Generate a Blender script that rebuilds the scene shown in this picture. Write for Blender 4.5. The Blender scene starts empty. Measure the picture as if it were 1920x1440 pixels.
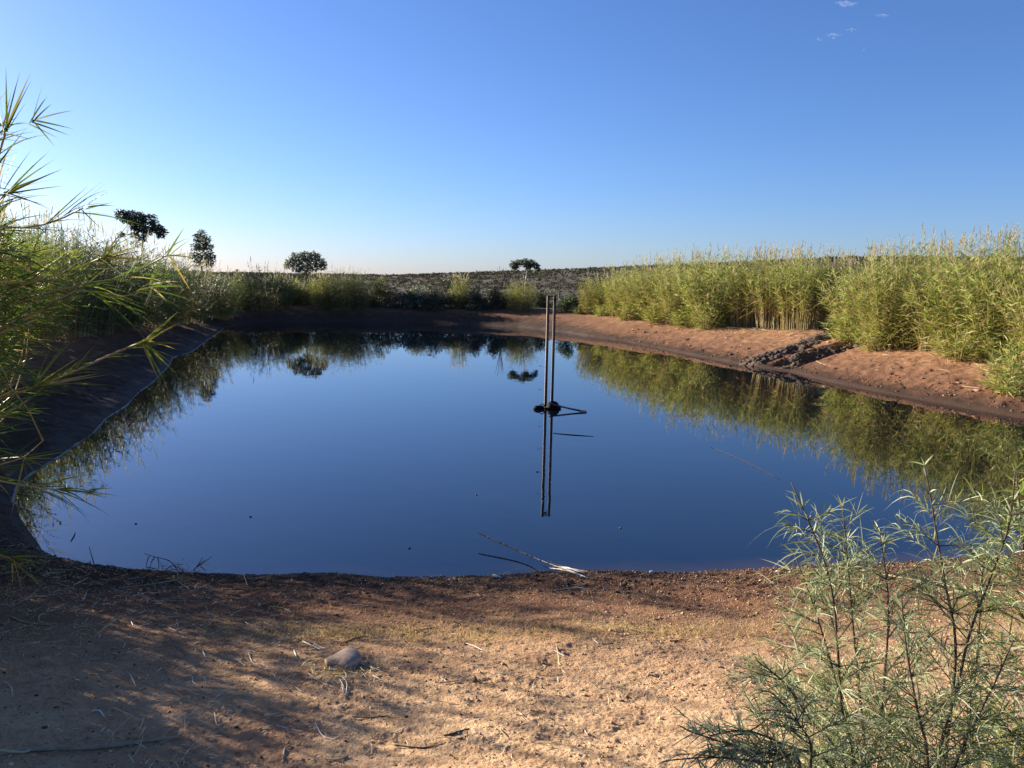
import bpy, math, random
import numpy as np
from mathutils import Vector, Matrix

# ---------------------------------------------------------------- camera, sky, sun
scene = bpy.context.scene
COL = scene.collection
F_PX, W_PX, H_PX = 1442.0, 1920.0, 1440.0
CAM = np.array([0.0, 0.0, 2.5])
PITCH, ROLL = math.radians(7.74), math.radians(1.2)
fw = np.array([0, math.cos(PITCH), -math.sin(PITCH)])
u0 = np.array([0, math.sin(PITCH), math.cos(PITCH)])
r0 = np.array([1.0, 0, 0])
rt = r0 * math.cos(ROLL) + u0 * math.sin(ROLL)
up = -r0 * math.sin(ROLL) + u0 * math.cos(ROLL)
cam = bpy.data.cameras.new("camera")
cam.sensor_width = 36.0
cam.lens = F_PX / W_PX * 36.0
cam.clip_start, cam.clip_end = 0.05, 20000
camo = bpy.data.objects.new("camera", cam)
COL.objects.link(camo)
camo.matrix_world = Matrix(((rt[0], up[0], -fw[0], CAM[0]), (rt[1], up[1], -fw[1], CAM[1]),
                            (rt[2], up[2], -fw[2], CAM[2]), (0, 0, 0, 1)))
scene.camera = camo

SUN_AZ, SUN_EL = math.radians(-58), math.radians(16.5)     # azimuth clockwise from +Y
SKY, SUN, EXPO = 0.062, 5.0, 1.55
world = bpy.data.worlds.new("World")
scene.world = world
world.use_nodes = True
wn = world.node_tree.nodes
sky = wn.new('ShaderNodeTexSky')
sky.sky_type = 'NISHITA'
sky.sun_disc = False
sky.sun_elevation = SUN_EL
sky.sun_rotation = SUN_AZ
sky.altitude = 300
sky.air_density, sky.dust_density, sky.ozone_density = 1.0, 0.5, 6.6
tint = wn.new('ShaderNodeMix'); tint.data_type = 'RGBA'; tint.blend_type = 'MULTIPLY'
tint.inputs[0].default_value = 1.0; tint.inputs[7].default_value = (1.0, 0.905, 1.02, 1)
world.node_tree.links.new(sky.outputs[0], tint.inputs[6])
world.node_tree.links.new(tint.outputs[2], wn['Background'].inputs[0])
wn['Background'].inputs[1].default_value = SKY
sun = bpy.data.lights.new("sun", 'SUN')
sun.energy, sun.angle, sun.color = SUN, math.radians(0.5), (1.0, 0.90, 0.76)
suno = bpy.data.objects.new("sun", sun)
COL.objects.link(suno)
SDIR = Vector((math.sin(SUN_AZ) * math.cos(SUN_EL), math.cos(SUN_AZ) * math.cos(SUN_EL), math.sin(SUN_EL)))
suno.rotation_euler = SDIR.to_track_quat('Z', 'Y').to_euler()
suno.location = (-30, 20, 30)
scene.view_settings.view_transform = 'Standard'
scene.view_settings.look = 'None'
scene.view_settings.exposure = EXPO
scene.view_settings.gamma = 1
scene.cycles.max_bounces = 8
scene.cycles.transparent_max_bounces = 8
try:
    scene.cycles.use_denoising = True
except Exception:
    pass

rng = np.random.default_rng(7)

# ---------------------------------------------------------------- pixel <-> place
def ray(px, py):
    d = fw + rt * (px - W_PX / 2) / F_PX - up * (py - H_PX / 2) / F_PX
    return d
def at_z(px, py, z=0.0):
    d = ray(px, py)
    return CAM + d * ((z - CAM[2]) / d[2])
def at_y(px, py, y):
    d = ray(px, py)
    return CAM + d * (y / d[1])

# ---------------------------------------------------------------- noise
def _hash(ix, iy, s):
    n = (ix.astype(np.int64) * 374761393 + iy.astype(np.int64) * 668265263 + s * 974634777) & 0x7fffffff
    n = ((n ^ (n >> 13)) * 1274126177) & 0x7fffffff
    return ((n ^ (n >> 16)) & 0xffff) / 65535.0
def vnoise(x, y, s=0):
    ix, iy = np.floor(x), np.floor(y)
    fx, fy = x - ix, y - iy
    fx, fy = fx * fx * (3 - 2 * fx), fy * fy * (3 - 2 * fy)
    a, b = _hash(ix, iy, s), _hash(ix + 1, iy, s)
    c, d = _hash(ix, iy + 1, s), _hash(ix + 1, iy + 1, s)
    return (a * (1 - fx) + b * fx) * (1 - fy) + (c * (1 - fx) + d * fx) * fy - 0.5
def fbm(x, y, octv=4, s=0, g=0.5):
    t, a, f = 0, 1.0, 1.0
    for k in range(octv):
        t = t + a * vnoise(x * f + 17.3 * k, y * f - 9.1 * k, s + k)
        a *= g; f *= 2.03
    return t

# ---------------------------------------------------------------- shoreline (z = 0) and terrain height
shore_px = [(38, 971), (58, 1000), (73, 1021), (79, 1032), (111, 1047), (163, 1059), (257, 1067), (350, 1073), (466, 1078),
            (580, 1082), (700, 1084), (820, 1083), (930, 1080), (1040, 1078), (1200, 1076), (1380, 1072), (1441, 1069),
            (1600, 1062), (1760, 1053), (1920, 1042)]
shore = [at_z(*p)[:2] for p in shore_px]
shore += [np.array(p) for p in ((6.3, 7.3), (8.5, 8.2), (10.5, 9.6), (11.6, 11.2), (11.2, 12.8))]
shore += [at_z(*p)[:2] for p in [(1920, 785), (1780, 760), (1655, 737), (1555, 717), (1480, 697), (1381, 683), (1289, 665),
          (1175, 641), (1100, 631), (1060, 624), (1009, 618), (968, 614), (880, 609), (790, 606), (700, 605), (600, 604), (500, 605), (450, 608),
          (422, 615), (400, 630), (360, 660), (325, 671), (318, 686), (287, 718), (262, 735), (239, 761), (201, 785),
          (175, 814), (140, 837), (117, 855), (82, 875), (52, 895), (32, 916), (26, 940)]]
SH = np.array(shore)
SH2 = np.roll(SH, -1, axis=0)
def sdist(x, y):
    """signed distance to the waterline, positive on land"""
    x = np.atleast_1d(np.asarray(x, float)); y = np.atleast_1d(np.asarray(y, float))
    out = np.full(x.shape, 1e9); ins = np.zeros(x.shape, bool)
    for a, b in zip(SH, SH2):
        e = b - a
        t = np.clip(((x - a[0]) * e[0] + (y - a[1]) * e[1]) / (e @ e), 0, 1)
        out = np.minimum(out, (x - a[0] - e[0] * t) ** 2 + (y - a[1] - e[1] * t) ** 2)
        c = ((a[1] > y) != (b[1] > y))
        with np.errstate(divide='ignore', invalid='ignore'):
            xi = a[0] + (y - a[1]) * e[0] / (e[1] if e[1] != 0 else 1e-9)
        ins ^= c & (x < xi)
    d = np.sqrt(out)
    return np.where(ins, -d, d)
def smooth(a, b, x):
    t = np.clip((x - a) / (b - a), 0, 1)
    return t * t * (3 - 2 * t)
# eroded runnel on the right bank
G0, G1 = at_z(1450, 690, 0.05)[:2], at_z(1590, 640, 0.8)[:2]
def height(x, y, fine=True, sd=None):
    x = np.atleast_1d(np.asarray(x, float)); y = np.atleast_1d(np.asarray(y, float))
    d = sdist(x, y) if sd is None else sd
    front = smooth(9, 5, y)
    farw = smooth(30, 38, y)
    hc = 1.0 * front + (1 - front) * (1.0 * (1 - farw) + 0.85 * farw)
    s = 0.19 * front + (1 - front) * (0.27 * (1 - farw) + 0.36 * farw)
    z = hc * np.tanh(s * np.maximum(d, 0) / hc)
    z = np.where(d < 0, np.maximum(d * 0.25, -0.7), z)
    z += np.where(d > 0, 0.035, 0) * smooth(0.0, 0.12, d) * (1 + 1.2 * fbm(x * 1.3, y * 1.3, 3, 5))
    # beyond the far bank: slight fall, then a rising plain that lifts into a hill to the right
    r = np.hypot(x, y)
    out = smooth(4.5, 14, d) * smooth(20, 40, r)
    z -= 0.35 * out
    az = np.arctan2(x, np.maximum(y, 1e-3)); az = np.where(y < 0, np.where(x > 0, 1.5, -1.5), az)
    tgt = np.interp(az, [-1.2, -.35, -.16, .12, .28, .40, .48, .62, 1.2],
                    [0, .0006, .0015, .0185, .0290, .0375, .0385, .036, .02])
    tt = smooth(48, 420, r)
    z += out * (tt * (2.2 + tgt * 420) * (1 - 0.15 * tt)) * np.where(tt > 0, 1, 0) * 0.98
    z += out * smooth(420, 1600, r) * (-0.25 * tgt * 420 + 0.2)
    rel = smooth(60, 300, r)
    z += out * rel * 0.5 * fbm(x / 25, y / 25, 3, 11)
    if fine:
        w = smooth(0.0, 0.5, d)
        z += w * 0.05 * fbm(x * 0.8, y * 0.8, 3, 21) * smooth(60, 30, r)
        near = smooth(16, 7, r)
        z += w * near * (0.011 * fbm(x * 5.0, y * 7.0, 4, 31, 0.6))
        n2 = 1 - 2 * np.abs(vnoise(x * 11, y * 15, 41))
        z += w * near * 0.004 * n2
        z += w * near * (0.007 * fbm(x * 26, y * 34, 3, 33, 0.7))
        mid = (1 - near) * smooth(45, 25, r)
        z += w * mid * (0.030 * fbm(x * 3.1, y * 3.4, 4, 35, .7) - .03 * smooth(.18, .34, vnoise(x * 3.7, y * 3.7, 36)) * smooth(3.0, 2.2, d))
        z += smooth(.1, .4, d) * smooth(3.0, 2.0, d) * mid * .022 * vnoise(d * 3.3 + .8 * fbm(x * .6, y * .6, 2, 37), x * .15, 39)
        # trampled clods just above the water
        cl = smooth(0.02, 0.15, d) * smooth(1.6, 0.5, d)
        z += cl * near * 0.014 * np.abs(fbm(x * 9, y * 11, 3, 51)) * 2
        cl2 = smooth(0.5, 1.0, d) * smooth(2.6, 1.6, d) * (1 - near) * smooth(30, 16, r)
        z += cl2 * 0.05 * fbm(x * 4, y * 5, 3, 61)
    # runnel
    e = G1 - G0; L = math.hypot(*e); e = e / L
    a = (x - G0[0]) * e[0] + (y - G0[1]) * e[1]
    b = np.abs(-(x - G0[0]) * e[1] + (y - G0[1]) * e[0])
    m = smooth(-0.8, 0.2, a) * smooth(L + 0.8, L - 0.2, a)
    wd = 0.62 - 0.1 * np.clip(a / L, 0, 1)
    z -= m * 0.24 * smooth(wd, wd * 0.35, b) * smooth(0, 0.7, d)
    return z
def ground(px, py):
    """where the sight line through a pixel of the photograph meets the ground"""
    d = ray(px, py)
    t = np.concatenate([np.linspace(1.2, 60, 1500), np.linspace(60, 900, 1500)])
    P = CAM[None] + d[None] * t[:, None]
    h = height(P[:, 0], P[:, 1], False)
    k = np.argmax(P[:, 2] < np.maximum(h, 0))
    p = P[k].copy(); p[2] = max(float(height(p[0], p[1], True)[0]), 0)
    return p
def on(x, y):
    return np.array([x, y, float(height(x, y, True)[0])])

# ---------------------------------------------------------------- mesh helpers
def mesh_from(V, Fq, name='m', tris=None, smooth_=False, attr=None):
    me = bpy.data.meshes.new(name)
    V = np.asarray(V, np.float32).reshape(-1, 3)
    nf = len(Fq); nt = 0 if tris is None else len(tris)
    me.vertices.add(len(V)); me.vertices.foreach_set('co', V.ravel())
    loops = []
    if nf: loops.append(np.asarray(Fq, np.int32).ravel())
    if nt: loops.append(np.asarray(tris, np.int32).ravel())
    lv = np.concatenate(loops)
    me.loops.add(len(lv)); me.loops.foreach_set('vertex_index', lv)
    me.polygons.add(nf + nt)
    st = np.concatenate([np.arange(nf) * 4, nf * 4 + np.arange(nt) * 3]).astype(np.int32)
    me.polygons.foreach_set('loop_start', st)
    me.update(calc_edges=True)
    if smooth_:
        me.polygons.foreach_set('use_smooth', np.ones(nf + nt, bool))
    for k, v in (attr or {}).items():
        A = me.attributes.new(k, 'FLOAT', 'POINT')
        A.data.foreach_set('value', np.asarray(v, np.float32))
    me.validate()
    return me
class MB:
    def __init__(s): s.V, s.Q, s.T, s.n = [], [], [], 0
    def add(s, V, Q=None, T=None):
        V = np.asarray(V, float).reshape(-1, 3)
        if Q is not None and len(Q): s.Q.append(np.asarray(Q) + s.n)
        if T is not None and len(T): s.T.append(np.asarray(T) + s.n)
        s.V.append(V); s.n += len(V); return s
    def mesh(s, smooth_=False):
        V = np.concatenate(s.V) if s.V else np.zeros((0, 3))
        Q = np.concatenate(s.Q) if s.Q else np.zeros((0, 4), int)
        T = np.concatenate(s.T) if s.T else None
        return mesh_from(V, Q, 'mesh', T, smooth_)
def obj(name, me, mat, parent=None, loc=None):
    if isinstance(me, MB): me = me.mesh()
    me.name = name
    if mat is not None and not me.materials: me.materials.append(mat)
    o = bpy.data.objects.new(name, me); COL.objects.link(o)
    if parent is not None: o.parent = parent
    if loc is not None: o.location = loc
    return o
def tag(o, label=None, cat=None, group=None, kind=None):
    if label: o['label'] = label
    if cat: o['category'] = cat
    if group: o['group'] = group
    if kind: o['kind'] = kind
    return o
def empty(name, loc, label, cat, group=None, rz=0.0):
    o = bpy.data.objects.new(name, None); COL.objects.link(o)
    o.location = loc; o.rotation_euler = (0, 0, rz); o.empty_display_size = 0.2
    return tag(o, label, cat, group)
def copy_tree(root, loc, rz, sc, label, group=None):
    r = root.copy(); COL.objects.link(r)
    r.location = loc; r.rotation_euler = (0, 0, rz); r.scale = sc; r['label'] = label
    if group: r['group'] = group
    for ch in list(root.children):
        c = ch.copy(); COL.objects.link(c); c.parent = r
        for g in list(ch.children):
            d = g.copy(); COL.objects.link(d); d.parent = c
    return r
def nrm(v):
    return v / np.maximum(np.linalg.norm(v, axis=-1, keepdims=True), 1e-9)
def ribbons(P, D, L, Wd, bend, nseg=3, side=None, prof=None):
    """N tapering blades: start P, direction D, length L, width Wd, tip displaced by bend"""
    P, D, bend = (np.asarray(a, float) for a in (P, D, bend))
    N = len(P); L = np.broadcast_to(L, N); Wd = np.broadcast_to(Wd, N)
    t = np.linspace(0, 1, nseg + 1)
    if prof is None: prof = np.interp(t, [0, .18, .5, 1], [.55, 1, .8, .04])
    C = P[:, None] + D[:, None] * (L[:, None] * t)[..., None] + bend[:, None] * (t ** 2)[None, :, None]
    if side is None: side = rng.normal(size=(N, 3))
    S = nrm(np.cross(D, side))
    off = S[:, None] * (Wd[:, None] * prof[None] * .5)[..., None]
    V = np.stack([C - off, C + off], 2)            # N,K,2,3
    K = nseg + 1
    b = (np.arange(N) * K * 2)[:, None] + (np.arange(nseg) * 2)[None]
    Q = np.stack([b, b + 1, b + 3, b + 2], -1).reshape(-1, 4)
    return V.reshape(-1, 3), Q
def tubes(paths, rad, sides=4):
    paths = np.asarray(paths, float)
    if paths.ndim == 2: paths = paths[None]
    N, K, _ = paths.shape
    rad = np.broadcast_to(np.asarray(rad, float), (N, K))
    T = np.gradient(paths, axis=1); T = nrm(T)
    ref = np.where(np.abs(T[:, :1, 2:3]) > 0.9, np.array([[[1., 0, 0]]]), np.array([[[0, 0, 1.]]]))
    A = nrm(np.cross(T, np.broadcast_to(ref, T.shape))); B = np.cross(T, A)
    ang = np.arange(sides) / sides * 2 * np.pi
    V = paths[:, :, None] + rad[..., None, None] * (A[:, :, None] * np.cos(ang)[None, None, :, None] + B[:, :, None] * np.sin(ang)[None, None, :, None])
    base = (np.arange(N) * K * sides)[:, None, None] + (np.arange(K - 1) * sides)[None, :, None]
    j = np.arange(sides)[None, None]; j2 = (np.arange(sides) + 1) % sides
    Q = np.stack([base + j, base + j2, base + sides + j2, base + sides + j], -1).reshape(-1, 4)
    caps = []
    for n in range(N):
        for k in (0, K - 1):
            i = n * K * sides + k * sides
            for q in range(1, sides - 1): caps.append((i, i + q, i + q + 1))
    return V.reshape(-1, 3), Q, np.array(caps)
def spline(pts, K=14):
    pts = np.asarray(pts, float); n = len(pts)
    u = np.concatenate([[0], np.cumsum(np.linalg.norm(np.diff(pts, axis=0), axis=1))]); u /= u[-1]
    Pe = np.vstack([2 * pts[0] - pts[1], pts, 2 * pts[-1] - pts[-2]])
    out = []
    for s in np.linspace(0, 1, K):
        k = min(np.searchsorted(u, s, 'right') - 1, n - 2); t = (s - u[k]) / max(u[k + 1] - u[k], 1e-9)
        p0, p1, p2, p3 = Pe[k], Pe[k + 1], Pe[k + 2], Pe[k + 3]
        out.append(.5 * ((2 * p1) + (p2 - p0) * t + (2 * p0 - 5 * p1 + 4 * p2 - p3) * t * t + (3 * p1 - p0 - 3 * p2 + p3) * t ** 3))
    return np.array(out)
def box(mb, c, s, rz=0.0):
    c = np.asarray(c, float); s = np.asarray(s, float) / 2
    v = np.array([[x, y, z] for x in (-1, 1) for y in (-1, 1) for z in (-1, 1)]) * s
    cz, sz = math.cos(rz), math.sin(rz)
    v = v @ np.array([[cz, sz, 0], [-sz, cz, 0], [0, 0, 1]]) + c
    mb.add(v, [[0, 1, 3, 2], [4, 6, 7, 5], [0, 4, 5, 1], [2, 3, 7, 6], [0, 2, 6, 4], [1, 5, 7, 3]])
_ico = {}
def ico(sub):
    if sub not in _ico:
        import bmesh
        bm = bmesh.new(); bmesh.ops.create_icosphere(bm, subdivisions=sub, radius=1)
        _ico[sub] = (np.array([v.co[:] for v in bm.verts]), np.array([[v.index for v in f.verts] for f in bm.faces])); bm.free()
    return _ico[sub]
def lump(mb, c, r, sub=3, rough=0.15, freq=2.0, seed=0, flat=None):
    V, T = ico(sub); V = V.copy()
    n = fbm(V[:, 0] * freq + V[:, 2] * 1.7 + seed, V[:, 1] * freq - V[:, 2] * 1.3, 3, seed)
    V = V * (1 + rough * 2 * n)[:, None]
    if flat is not None: V[:, 2] = np.maximum(V[:, 2], flat)
    mb.add(V * np.asarray(r) + np.asarray(c), None, T)

# ---------------------------------------------------------------- materials
def new_mat(name):
    m = bpy.data.materials.new(name); m.use_nodes = True
    nt = m.node_tree; b = nt.nodes['Principled BSDF']
    return m, nt, b
def ramp(nt, fac, stops):
    r = nt.nodes.new('ShaderNodeValToRGB'); e = r.color_ramp.elements
    while len(e) < len(stops): e.new(0.5)
    for k, (p, c) in enumerate(stops):
        e[k].position = p; e[k].color = (*c, 1)
    nt.links.new(fac, r.inputs[0]); return r.outputs[0]
def noise(nt, scale, detail=4, rough=0.6, vec=None, dist=0.0):
    n = nt.nodes.new('ShaderNodeTexNoise'); n.inputs['Scale'].default_value = scale
    n.inputs['Detail'].default_value = detail; n.inputs['Roughness'].default_value = rough
    n.inputs['Distortion'].default_value = dist
    if vec is not None: nt.links.new(vec, n.inputs['Vector'])
    return n.outputs['Fac']
def mixc(nt, fac, a, b, mode='MIX'):
    m = nt.nodes.new('ShaderNodeMix'); m.data_type = 'RGBA'; m.blend_type = mode
    for s, v in ((m.inputs[0], fac), (m.inputs[6], a), (m.inputs[7], b)):
        if hasattr(v, 'links'): nt.links.new(v, s)
        else: s.default_value = v if isinstance(v, float) else (*v, 1)
    return m.outputs[2]
def mth(nt, op, a, b=0.0, clamp=False):
    m = nt.nodes.new('ShaderNodeMath'); m.operation = op; m.use_clamp = clamp
    for s, v in ((m.inputs[0], a), (m.inputs[1], b)):
        if hasattr(v, 'links'): nt.links.new(v, s)
        else: s.default_value = v
    return m.outputs[0]
def mrange(nt, v, a, b, c=0.0, d=1.0):
    m = nt.nodes.new('ShaderNodeMapRange'); m.clamp = True
    nt.links.new(v, m.inputs[0])
    for k, x in enumerate((a, b, c, d)): m.inputs[k + 1].default_value = x
    return m.outputs[0]
def bump(nt, b, h, strength=0.5, dist=0.02):
    n = nt.nodes.new('ShaderNodeBump'); n.inputs['Strength'].default_value = strength
    n.inputs['Distance'].default_value = dist
    nt.links.new(h, n.inputs['Height']); nt.links.new(n.outputs[0], b.inputs['Normal'])
def leaf_mat(name, stops, trans=0.35, rough=0.5, tcol=1.35):
    m, nt, b = new_mat(name)
    g = nt.nodes.new('ShaderNodeNewGeometry')
    c = ramp(nt, g.outputs['Random Per Island'], stops)
    oi = nt.nodes.new('ShaderNodeObjectInfo')
    hs = nt.nodes.new('ShaderNodeHueSaturation')
    nt.links.new(mrange(nt, oi.outputs['Random'], 0, 1, .488, .512), hs.inputs['Hue'])
    nt.links.new(mrange(nt, oi.outputs['Random'], 0, 1, .85, 1.15), hs.inputs['Value'])
    nt.links.new(c, hs.inputs['Color']); c = hs.outputs[0]
    nt.links.new(c, b.inputs['Base Color'])
    b.inputs['Roughness'].default_value = rough
    b.inputs['Specular IOR Level'].default_value = 0.16
    t = nt.nodes.new('ShaderNodeBsdfTranslucent')
    nt.links.new(mixc(nt, 1.0, c, (tcol, tcol * 1.0, tcol * .6), 'MULTIPLY'), t.inputs[0])
    mx = nt.nodes.new('ShaderNodeMixShader'); mx.inputs[0].default_value = trans
    nt.links.new(b.outputs[0], mx.inputs[1]); nt.links.new(t.outputs[0], mx.inputs[2])
    nt.links.new(mx.outputs[0], nt.nodes['Material Output'].inputs[0])
    return m
def simple_mat(name, c1, c2, scale=8, rough=0.8, bs=0.3, bd=0.01, metal=0.0, spec=0.3):
    m, nt, b = new_mat(name)
    tc = nt.nodes.new('ShaderNodeTexCoord')
    n = noise(nt, scale, 5, .65, tc.outputs['Object'])
    nt.links.new(ramp(nt, n, [(.3, c1), (.7, c2)]), b.inputs['Base Color'])
    b.inputs['Roughness'].default_value = rough; b.inputs['Metallic'].default_value = metal
    b.inputs['Specular IOR Level'].default_value = spec
    bump(nt, b, noise(nt, scale * 3, 4, .7, tc.outputs['Object']), bs, bd)
    return m

M = {}
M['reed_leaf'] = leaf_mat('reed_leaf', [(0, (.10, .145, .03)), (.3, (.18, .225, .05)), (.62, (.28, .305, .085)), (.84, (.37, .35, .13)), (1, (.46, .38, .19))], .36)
M['reed_leaf_dark'] = leaf_mat('reed_leaf_dark', [(0, (.035, .075, .028)), (.5, (.060, .105, .036)), (.85, (.10, .13, .045)), (1, (.20, .17, .08))], .28)  # reed_leaf darkened: shade of the left and far banks put into colour
M['reed_dry'] = leaf_mat('reed_dry', [(0, (.22, .12, .05)), (.4, (.36, .22, .09)), (.8, (.48, .33, .15)), (1, (.58, .46, .27))], .3)
M['reed_stem'] = leaf_mat('reed_stem', [(0, (.22, .15, .06)), (.5, (.34, .24, .10)), (.8, (.40, .31, .14)), (1, (.24, .26, .09))], .05)
M['plume'] = leaf_mat('plume', [(0, (.30, .25, .18)), (.5, (.42, .36, .27)), (1, (.56, .50, .38))], .4)
M['near_leaf'] = leaf_mat('near_leaf', [(0, (.05, .085, .018)), (.5, (.09, .13, .026)), (.86, (.14, .175, .04)), (.95, (.28, .22, .07)), (1, (.38, .26, .12))], .40, .55)
M['near_stem'] = leaf_mat('near_stem', [(0, (.28, .20, .09)), (.6, (.34, .26, .11)), (1, (.40, .28, .14))], .03)
M['wattle_leaf'] = leaf_mat('wattle_leaf', [(0, (.10, .13, .065)), (.5, (.23, .265, .14)), (1, (.44, .46, .29))], .28, .40, 1.2)
M['wattle_yellow'] = leaf_mat('wattle_yellow', [(0, (.16, .23, .05)), (.5, (.25, .32, .07)), (1, (.36, .38, .12))], .3, .42, 1.2)
M['wattle_stem'] = simple_mat('wattle_stem', (.05, .03, .02), (.12, .08, .05), 40)
M['gum_leaf'] = leaf_mat('gum_leaf', [(0, (.030, .045, .028)), (.6, (.055, .07, .042)), (1, (.10, .105, .06))], .2)
M['gum_leaf_pale'] = leaf_mat('gum_leaf_pale', [(0, (.07, .085, .065)), (.6, (.11, .125, .09)), (1, (.18, .18, .13))], .25)
M['shrub_green'] = leaf_mat('shrub_green', [(0, (.08, .10, .03)), (.6, (.15, .16, .05)), (1, (.26, .22, .07))], .3)
M['saltbush'] = leaf_mat('saltbush', [(0, (.13, .15, .12)), (.6, (.20, .22, .17)), (1, (.30, .31, .23))], .2)
M['scrub'] = leaf_mat('scrub', [(0, (.055, .056, .038)), (.6, (.095, .09, .062)), (1, (.15, .13, .085))], .08, .95)
M['scrub'].node_tree.nodes['Principled BSDF'].inputs['Specular IOR Level'].default_value = 0.05
M['red_shrub'] = leaf_mat('red_shrub', [(0, (.16, .07, .04)), (.6, (.22, .12, .06)), (1, (.20, .17, .07))], .2)
M['bark'] = simple_mat('bark', (.07, .05, .035), (.20, .16, .12), 10)
M['pale_bark'] = simple_mat('pale_bark', (.35, .30, .24), (.62, .57, .48), 5)
M['grass'] = leaf_mat('grass', [(0, (.24, .22, .08)), (.35, (.44, .33, .15)), (1, (.66, .48, .27))], .35)
M['straw'] = leaf_mat('straw', [(0, (.34, .23, .12)), (.5, (.52, .39, .22)), (.85, (.66, .54, .35)), (1, (.80, .70, .52))], .15)
M['white_straw'] = simple_mat('white_straw', (.62, .55, .42), (.82, .77, .66), 20, .7)
M['orange_straw'] = simple_mat('orange_straw', (.42, .18, .05), (.60, .30, .10), 20, .7)
M['old_cane'] = simple_mat('old_cane', (.20, .14, .08), (.38, .29, .18), 25, .7)
M['dark_stick'] = simple_mat('dark_stick', (.05, .035, .025), (.14, .10, .06), 20)
M['steel'] = simple_mat('steel', (.012, .009, .008), (.045, .028, .02), 14, .6, .3, .002, .2)
M['lit_edge_plate'] = simple_mat('lit_edge_plate', (.16, .11, .08), (.50, .42, .34), 30, .6, .2, .002)  # pale tone: sunlight put into the post edges; also colours the plate
M['rubber'] = simple_mat('rubber', (.004, .004, .005), (.011, .011, .011), 20, .7, .3, .003, 0, .06)
M['stone'] = simple_mat('stone', (.28, .19, .13), (.46, .33, .24), 14, .85, .5, .004)
M['white_stone'] = simple_mat('white_stone', (.55, .50, .44), (.80, .76, .70), 14, .8)
M['plastic'] = simple_mat('plastic', (.62, .56, .46), (.80, .76, .68), 10, .5, .1)
M['mud'] = simple_mat('mud', (.045, .031, .022), (.17, .11, .072), 12, .85, 1.0, .03)
M['clod'] = leaf_mat('clod', [(0, (.06, .035, .022)), (.6, (.14, .075, .045)), (1, (.32, .19, .11))], 0.0, .9)
M['crumb'] = leaf_mat('crumb', [(0, (.16, .09, .05)), (.35, (.40, .24, .13)), (1, (.62, .40, .23))], 0.0, .9)
M['foam'] = simple_mat('foam', (.14, .13, .12), (.40, .38, .35), 60, .8)
M['pollen'] = simple_mat('pollen', (.45, .42, .36), (.62, .58, .5), 40, .8)

def ground_mat():
    m, nt, b = new_mat('earth')
    L = nt.links
    geo = nt.nodes.new('ShaderNodeNewGeometry'); pos = geo.outputs['Position']
    at = nt.nodes.new('ShaderNodeAttribute'); at.attribute_name = 'shore'; sd = at.outputs['Fac']
    af = nt.nodes.new('ShaderNodeAttribute'); af.attribute_name = 'away'; away = af.outputs['Fac']
    n1 = noise(nt, 0.9, 5, .6, pos); n2 = noise(nt, 6, 6, .68, pos); n3 = noise(nt, 45, 5, .7, pos); n4 = noise(nt, 2.4, 6, .7, pos, .6)
    c = ramp(nt, n2, [(.28, (.44, .260, .140)), (.5, (.62, .390, .215)), (.72, (.74, .50, .29))])
    c = mixc(nt, mrange(nt, n1, .50, .75), c, (.46, .255, .14))
    c = mixc(nt, mth(nt, 'MULTIPLY', mrange(nt, n3, .54, .68), .7), c, (.22, .13, .075))
    c = mixc(nt, mth(nt, 'MULTIPLY', mrange(nt, n4, .56, .68), .45), c, (.20, .13, .08))
    ab = nt.nodes.new('ShaderNodeAttribute'); ab.attribute_name = 'bank'
    n5 = noise(nt, 3.0, 7, .75, pos, 1.0)
    bc = ramp(nt, n5, [(.35, (.17, .085, .043)), (.5, (.33, .170, .085)), (.68, (.48, .275, .145))])
    c = mixc(nt, ab.outputs['Fac'], c, bc)
    # damp mud along the water; also painted shade on the left and far banks
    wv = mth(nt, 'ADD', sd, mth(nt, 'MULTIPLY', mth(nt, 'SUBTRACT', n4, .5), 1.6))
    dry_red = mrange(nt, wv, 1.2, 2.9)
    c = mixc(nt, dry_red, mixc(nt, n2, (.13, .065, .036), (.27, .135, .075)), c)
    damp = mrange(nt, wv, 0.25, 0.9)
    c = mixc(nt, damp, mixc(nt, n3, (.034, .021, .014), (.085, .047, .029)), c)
    # plain and hill
    pn = noise(nt, .12, 5, .65, pos)
    pc = mixc(nt, pn, (.062, .055, .040), (.098, .076, .053))
    c = mixc(nt, away, c, pc)
    L.new(c, b.inputs['Base Color'])
    L.new(mrange(nt, wv, 0.0, 0.35, .6, .97), b.inputs['Roughness'])
    b.inputs['Specular IOR Level'].default_value = 0.12
    vo = nt.nodes.new('ShaderNodeTexVoronoi'); vo.inputs['Scale'].default_value = 55; nt.links.new(pos, vo.inputs['Vector'])
    h = mth(nt, 'ADD', mth(nt, 'MULTIPLY', noise(nt, 26, 6, .76, pos), 1.0), mth(nt, 'MULTIPLY', noise(nt, 120, 4, .75, pos), .45))
    h = mth(nt, 'SUBTRACT', h, mth(nt, 'MULTIPLY', vo.outputs['Distance'], .35))
    bump(nt, b, h, .75, .04)
    return m
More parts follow.
